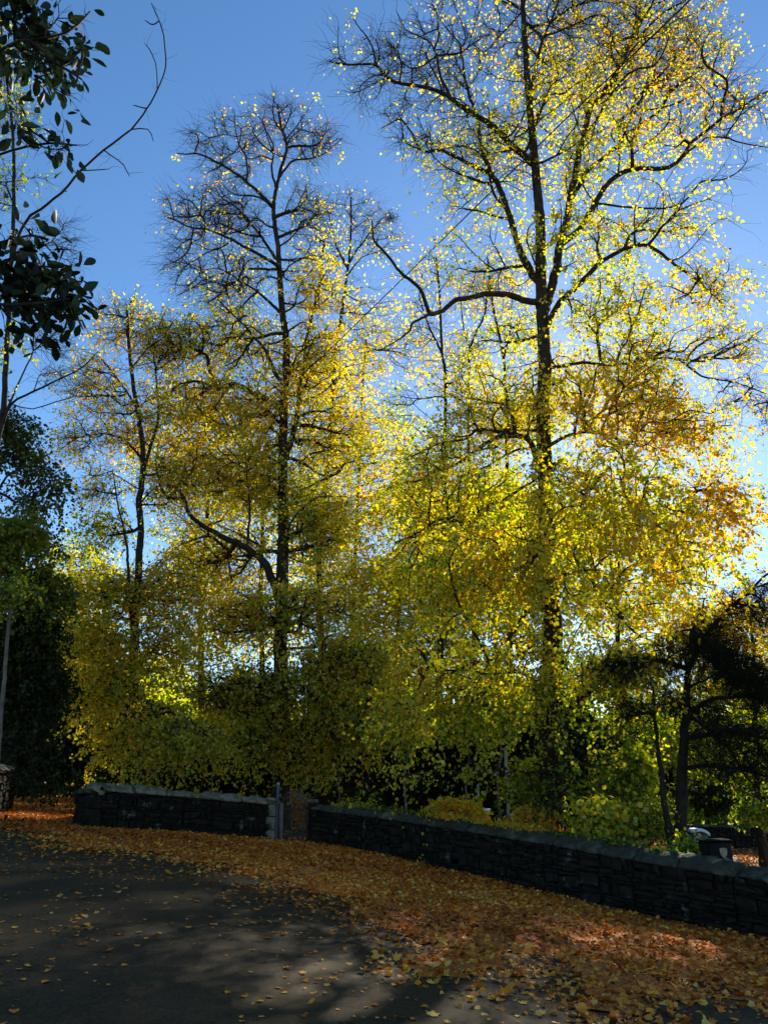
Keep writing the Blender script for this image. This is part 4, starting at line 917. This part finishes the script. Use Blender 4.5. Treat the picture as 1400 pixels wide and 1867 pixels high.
shrub('copper-leaved bush low against the foot of the largest trunk', 965, 1500, 19.2, 45, 26, .80, .09, seed=75, npt=140, lpt=5)
shrub('green fern-like bush in front of the roadside cabinet', 1262, 1555, 16.0, 26, 22, .22, .07, seed=76, npt=130, lpt=9)
shrub('russet bush glimpsed through and above the iron gate', 535, 1470, 30.5, 22, 26, .88, .10, seed=77, npt=160, lpt=7)
shrub('small tuft of yellow-tipped weeds on the wall top right of the gate', 645, 1476, 26.5, 40, 10, .5, .07, seed=78, npt=120, lpt=9)
shrub('ivy-dark bush with a few pale leaves left of the yew trunk', 1140, 1420, 19.5, 60, 60, .2, .10, seed=79, npt=160, lpt=5)
shrub('green leafy bush low at the right edge under the yew boughs', 1385, 1480, 30, 60, 22, .15, .11, seed=80, npt=130, lpt=5)
proto = []
for k, (px, h, Y) in enumerate([(330, 60, 34), (690, 85, 35), (1010, 95, 33)]):
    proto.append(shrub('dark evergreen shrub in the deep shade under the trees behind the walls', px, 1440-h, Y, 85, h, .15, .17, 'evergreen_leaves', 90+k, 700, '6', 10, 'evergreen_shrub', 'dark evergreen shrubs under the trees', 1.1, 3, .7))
def dup(root, dx, dy, rz, sc):
    r = root.copy(); COL.objects.link(r)
    x, y = root.location.x+dx, root.location.y+dy
    r.location = (x, y, float(gz(x, y))-0.1); r.rotation_euler = (0, 0, rz); r.scale = (sc, sc, sc)
    for c in root.children:
        q = c.copy(); COL.objects.link(q); q.parent = r
    return r
rngd = np.random.default_rng(8)
for k, (px, Y, sc) in enumerate([(60, 36, 1.3), (140, 34, 1.1), (220, 37, .8), (420, 36, .75), (500, 38, .8), (590, 37, .75), (780, 37, 1.1), (860, 36, 1.0), (930, 39, 1.2), (1090, 35, 1.1), (1170, 38, 1.2),
                                 (100, 44, 1.5), (270, 45, 1.5), (450, 46, 1.4), (640, 45, 1.5), (820, 47, 1.4), (990, 45, 1.5), (1240, 42, 1.2), (20, 42, 1.6), (1290, 50, 1.0), (1345, 51, 1.1), (1400, 52, 1.1)]):
    s = proto[k % 3]; x = at(px, 1440, Y)[0]
    dup(s, x-s.location.x, Y-s.location.y, rngd.uniform(0, 6.28), sc)
for k, (px, yt, Y, r_, lab) in enumerate([(740, 1330, 25, .06, 'thin pale sapling stem left of the clump of suckers behind the wall'), (852, 1330, 26, .05, 'wavering thin stem between the bracken mound and the sapling pair'),
     (910, 1300, 22, .07, 'straight bare young stem close to the tall grey pole'), (554, 1330, 33, .05, 'slanting thin stem behind the iron gate'), (620, 1340, 31, .07, 'dark reddish young stem right of the gate'), (390, 1330, 31, .06, 'dim young stem above the middle of the left wall')]):
    grow_tree('sapling', lab, 'sapling', Y, [(px, 1475), (px-3, 1420), (px+3, 1380), (px-2, yt)], r_, [], [(px, yt-10, 40, 30, .9, .38, 0, 1)], npts=70, twigs=3, lpt=8, leaf=.12, seed=120+k, barkmat='bark_light', tone=.38, r1=.02, twlen=.6)
# clump of upright suckers
sk = thing('sucker_clump', at(785, 1480, 25), 'clump of short upright bare shoots behind the wall', 'shoots')
m = MB(); rg = np.random.default_rng(5)
for k in range(26):
    b = at(785+rg.uniform(-26, 26), 1480, 25+rg.uniform(-.4, .4)); b[2] = float(gz(b[0], b[1])); hgt = rg.uniform(.7, 1.7)
    l = rg.normal(0, .06, 2); m.tube([b, b+[l[0]*.5, l[1]*.5, hgt*.5], b+[l[0], l[1], hgt]], [.012, .009, .004], 4)
m.build('shoots', 'bark_light', sk, True)
# pale stem at the left edge
grow_tree('birch_sapling', 'pale thin leaning trunk against the dark trees at the left edge', 'tree', 18, [(-8, 1440), (2, 1310), (10, 1220), (16, 1150), (22, 1080)], .06, [], [(20, 1080, 30, 30, .8, .3, 0, 1)], npts=60, twigs=3, lpt=8, leaf=.09, seed=140, barkmat='bark_light', tone=.3, r1=.035, twlen=.5)
# dark leaf bank added to block bright gaps under the trees
rg = np.random.default_rng(55); hx0, hx1, hy = -33.0, 12.5, 45.0; n = 60000
x = rg.uniform(hx0, hx1, n); top = 2.7+.25*np.sin(x*.7)+.15*np.sin(x*2.3); u = rg.random(n); yy = hy + rg.normal(0, .38, n) - 1.2*np.cos(x*.12)
zz = gz(x, hy)+np.minimum(top, top*u*1.04+rg.normal(0, .05, n)); P = np.stack([x, yy, zz], -1)
hd = thing('gap_screen', (-10, hy, float(gz(-10, hy))), 'long dark leaf bank added to block bright gaps beyond the tree trunks', 'gap_screen')
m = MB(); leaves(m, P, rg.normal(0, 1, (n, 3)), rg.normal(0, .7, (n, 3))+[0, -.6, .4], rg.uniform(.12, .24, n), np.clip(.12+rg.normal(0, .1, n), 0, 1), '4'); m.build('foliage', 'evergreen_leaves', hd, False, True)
m = MB()
for q in np.arange(hx0, hx1, .8): m.tube([(q, hy-1.2*math.cos(q*.12), float(gz(q, hy))-.1), (q+rg.normal(0, .1), hy-1.2*math.cos(q*.12), float(gz(q, hy))+2.2)], [.04, .015], 5)
m.build('stems', 'bark_dark', hd, True)
# far-off wood: one mass
rg = np.random.default_rng(77); m = MB(); n = 110000
x = rg.uniform(-60, 75, n); y = rg.uniform(62, 84, n); hh = 10+2*np.sin(x*.21)+2.2*np.sin(x*.53+1)+1.2*np.sin(x*1.3+y)
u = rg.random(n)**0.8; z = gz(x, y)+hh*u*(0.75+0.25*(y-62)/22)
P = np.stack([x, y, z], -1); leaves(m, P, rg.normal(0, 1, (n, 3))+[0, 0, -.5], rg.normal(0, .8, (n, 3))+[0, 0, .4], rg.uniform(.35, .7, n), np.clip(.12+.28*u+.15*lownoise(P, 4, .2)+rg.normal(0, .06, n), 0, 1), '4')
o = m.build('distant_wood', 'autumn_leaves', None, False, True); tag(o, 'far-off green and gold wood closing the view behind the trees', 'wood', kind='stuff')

# ------------------------------------------------------------------ overhead cable
A0 = at(1420, -170, 9.0); A1 = at(1257, 0, 11.5); A2 = at(1000, 247, 15.5); A3 = at(741, 501, 21.5); A4 = at(600, 638, 26); A5 = at(520, 712, 29.2)
m = MB(); m.tube(catmull(np.array([A0, A1, A2, A3, A4, A5]), .5), .018, 6)
o = m.build('overhead_cable', 'cable_rubber', None, True); tag(o, 'thin black overhead cable slanting down across the sky between the trees', 'cable')
# crow's nest of twigs
C = at(712, 398, 36); m = MB(); rg = np.random.default_rng(9)
for k in range(70):
    c = C+rg.normal(0, .13, 3)*[1.3, 1.3, .8]; d = rg.normal(0, 1, 3); d[2] *= .3; d = d/np.linalg.norm(d)*.3; m.tube([c-d, c+rg.normal(0, .03, 3), c+d], .008, 3)
o = m.build('bird_nest', 'bark', None, True); tag(o, 'dark ball of twigs lodged in the bare top of the pale-barked tree', 'nest')
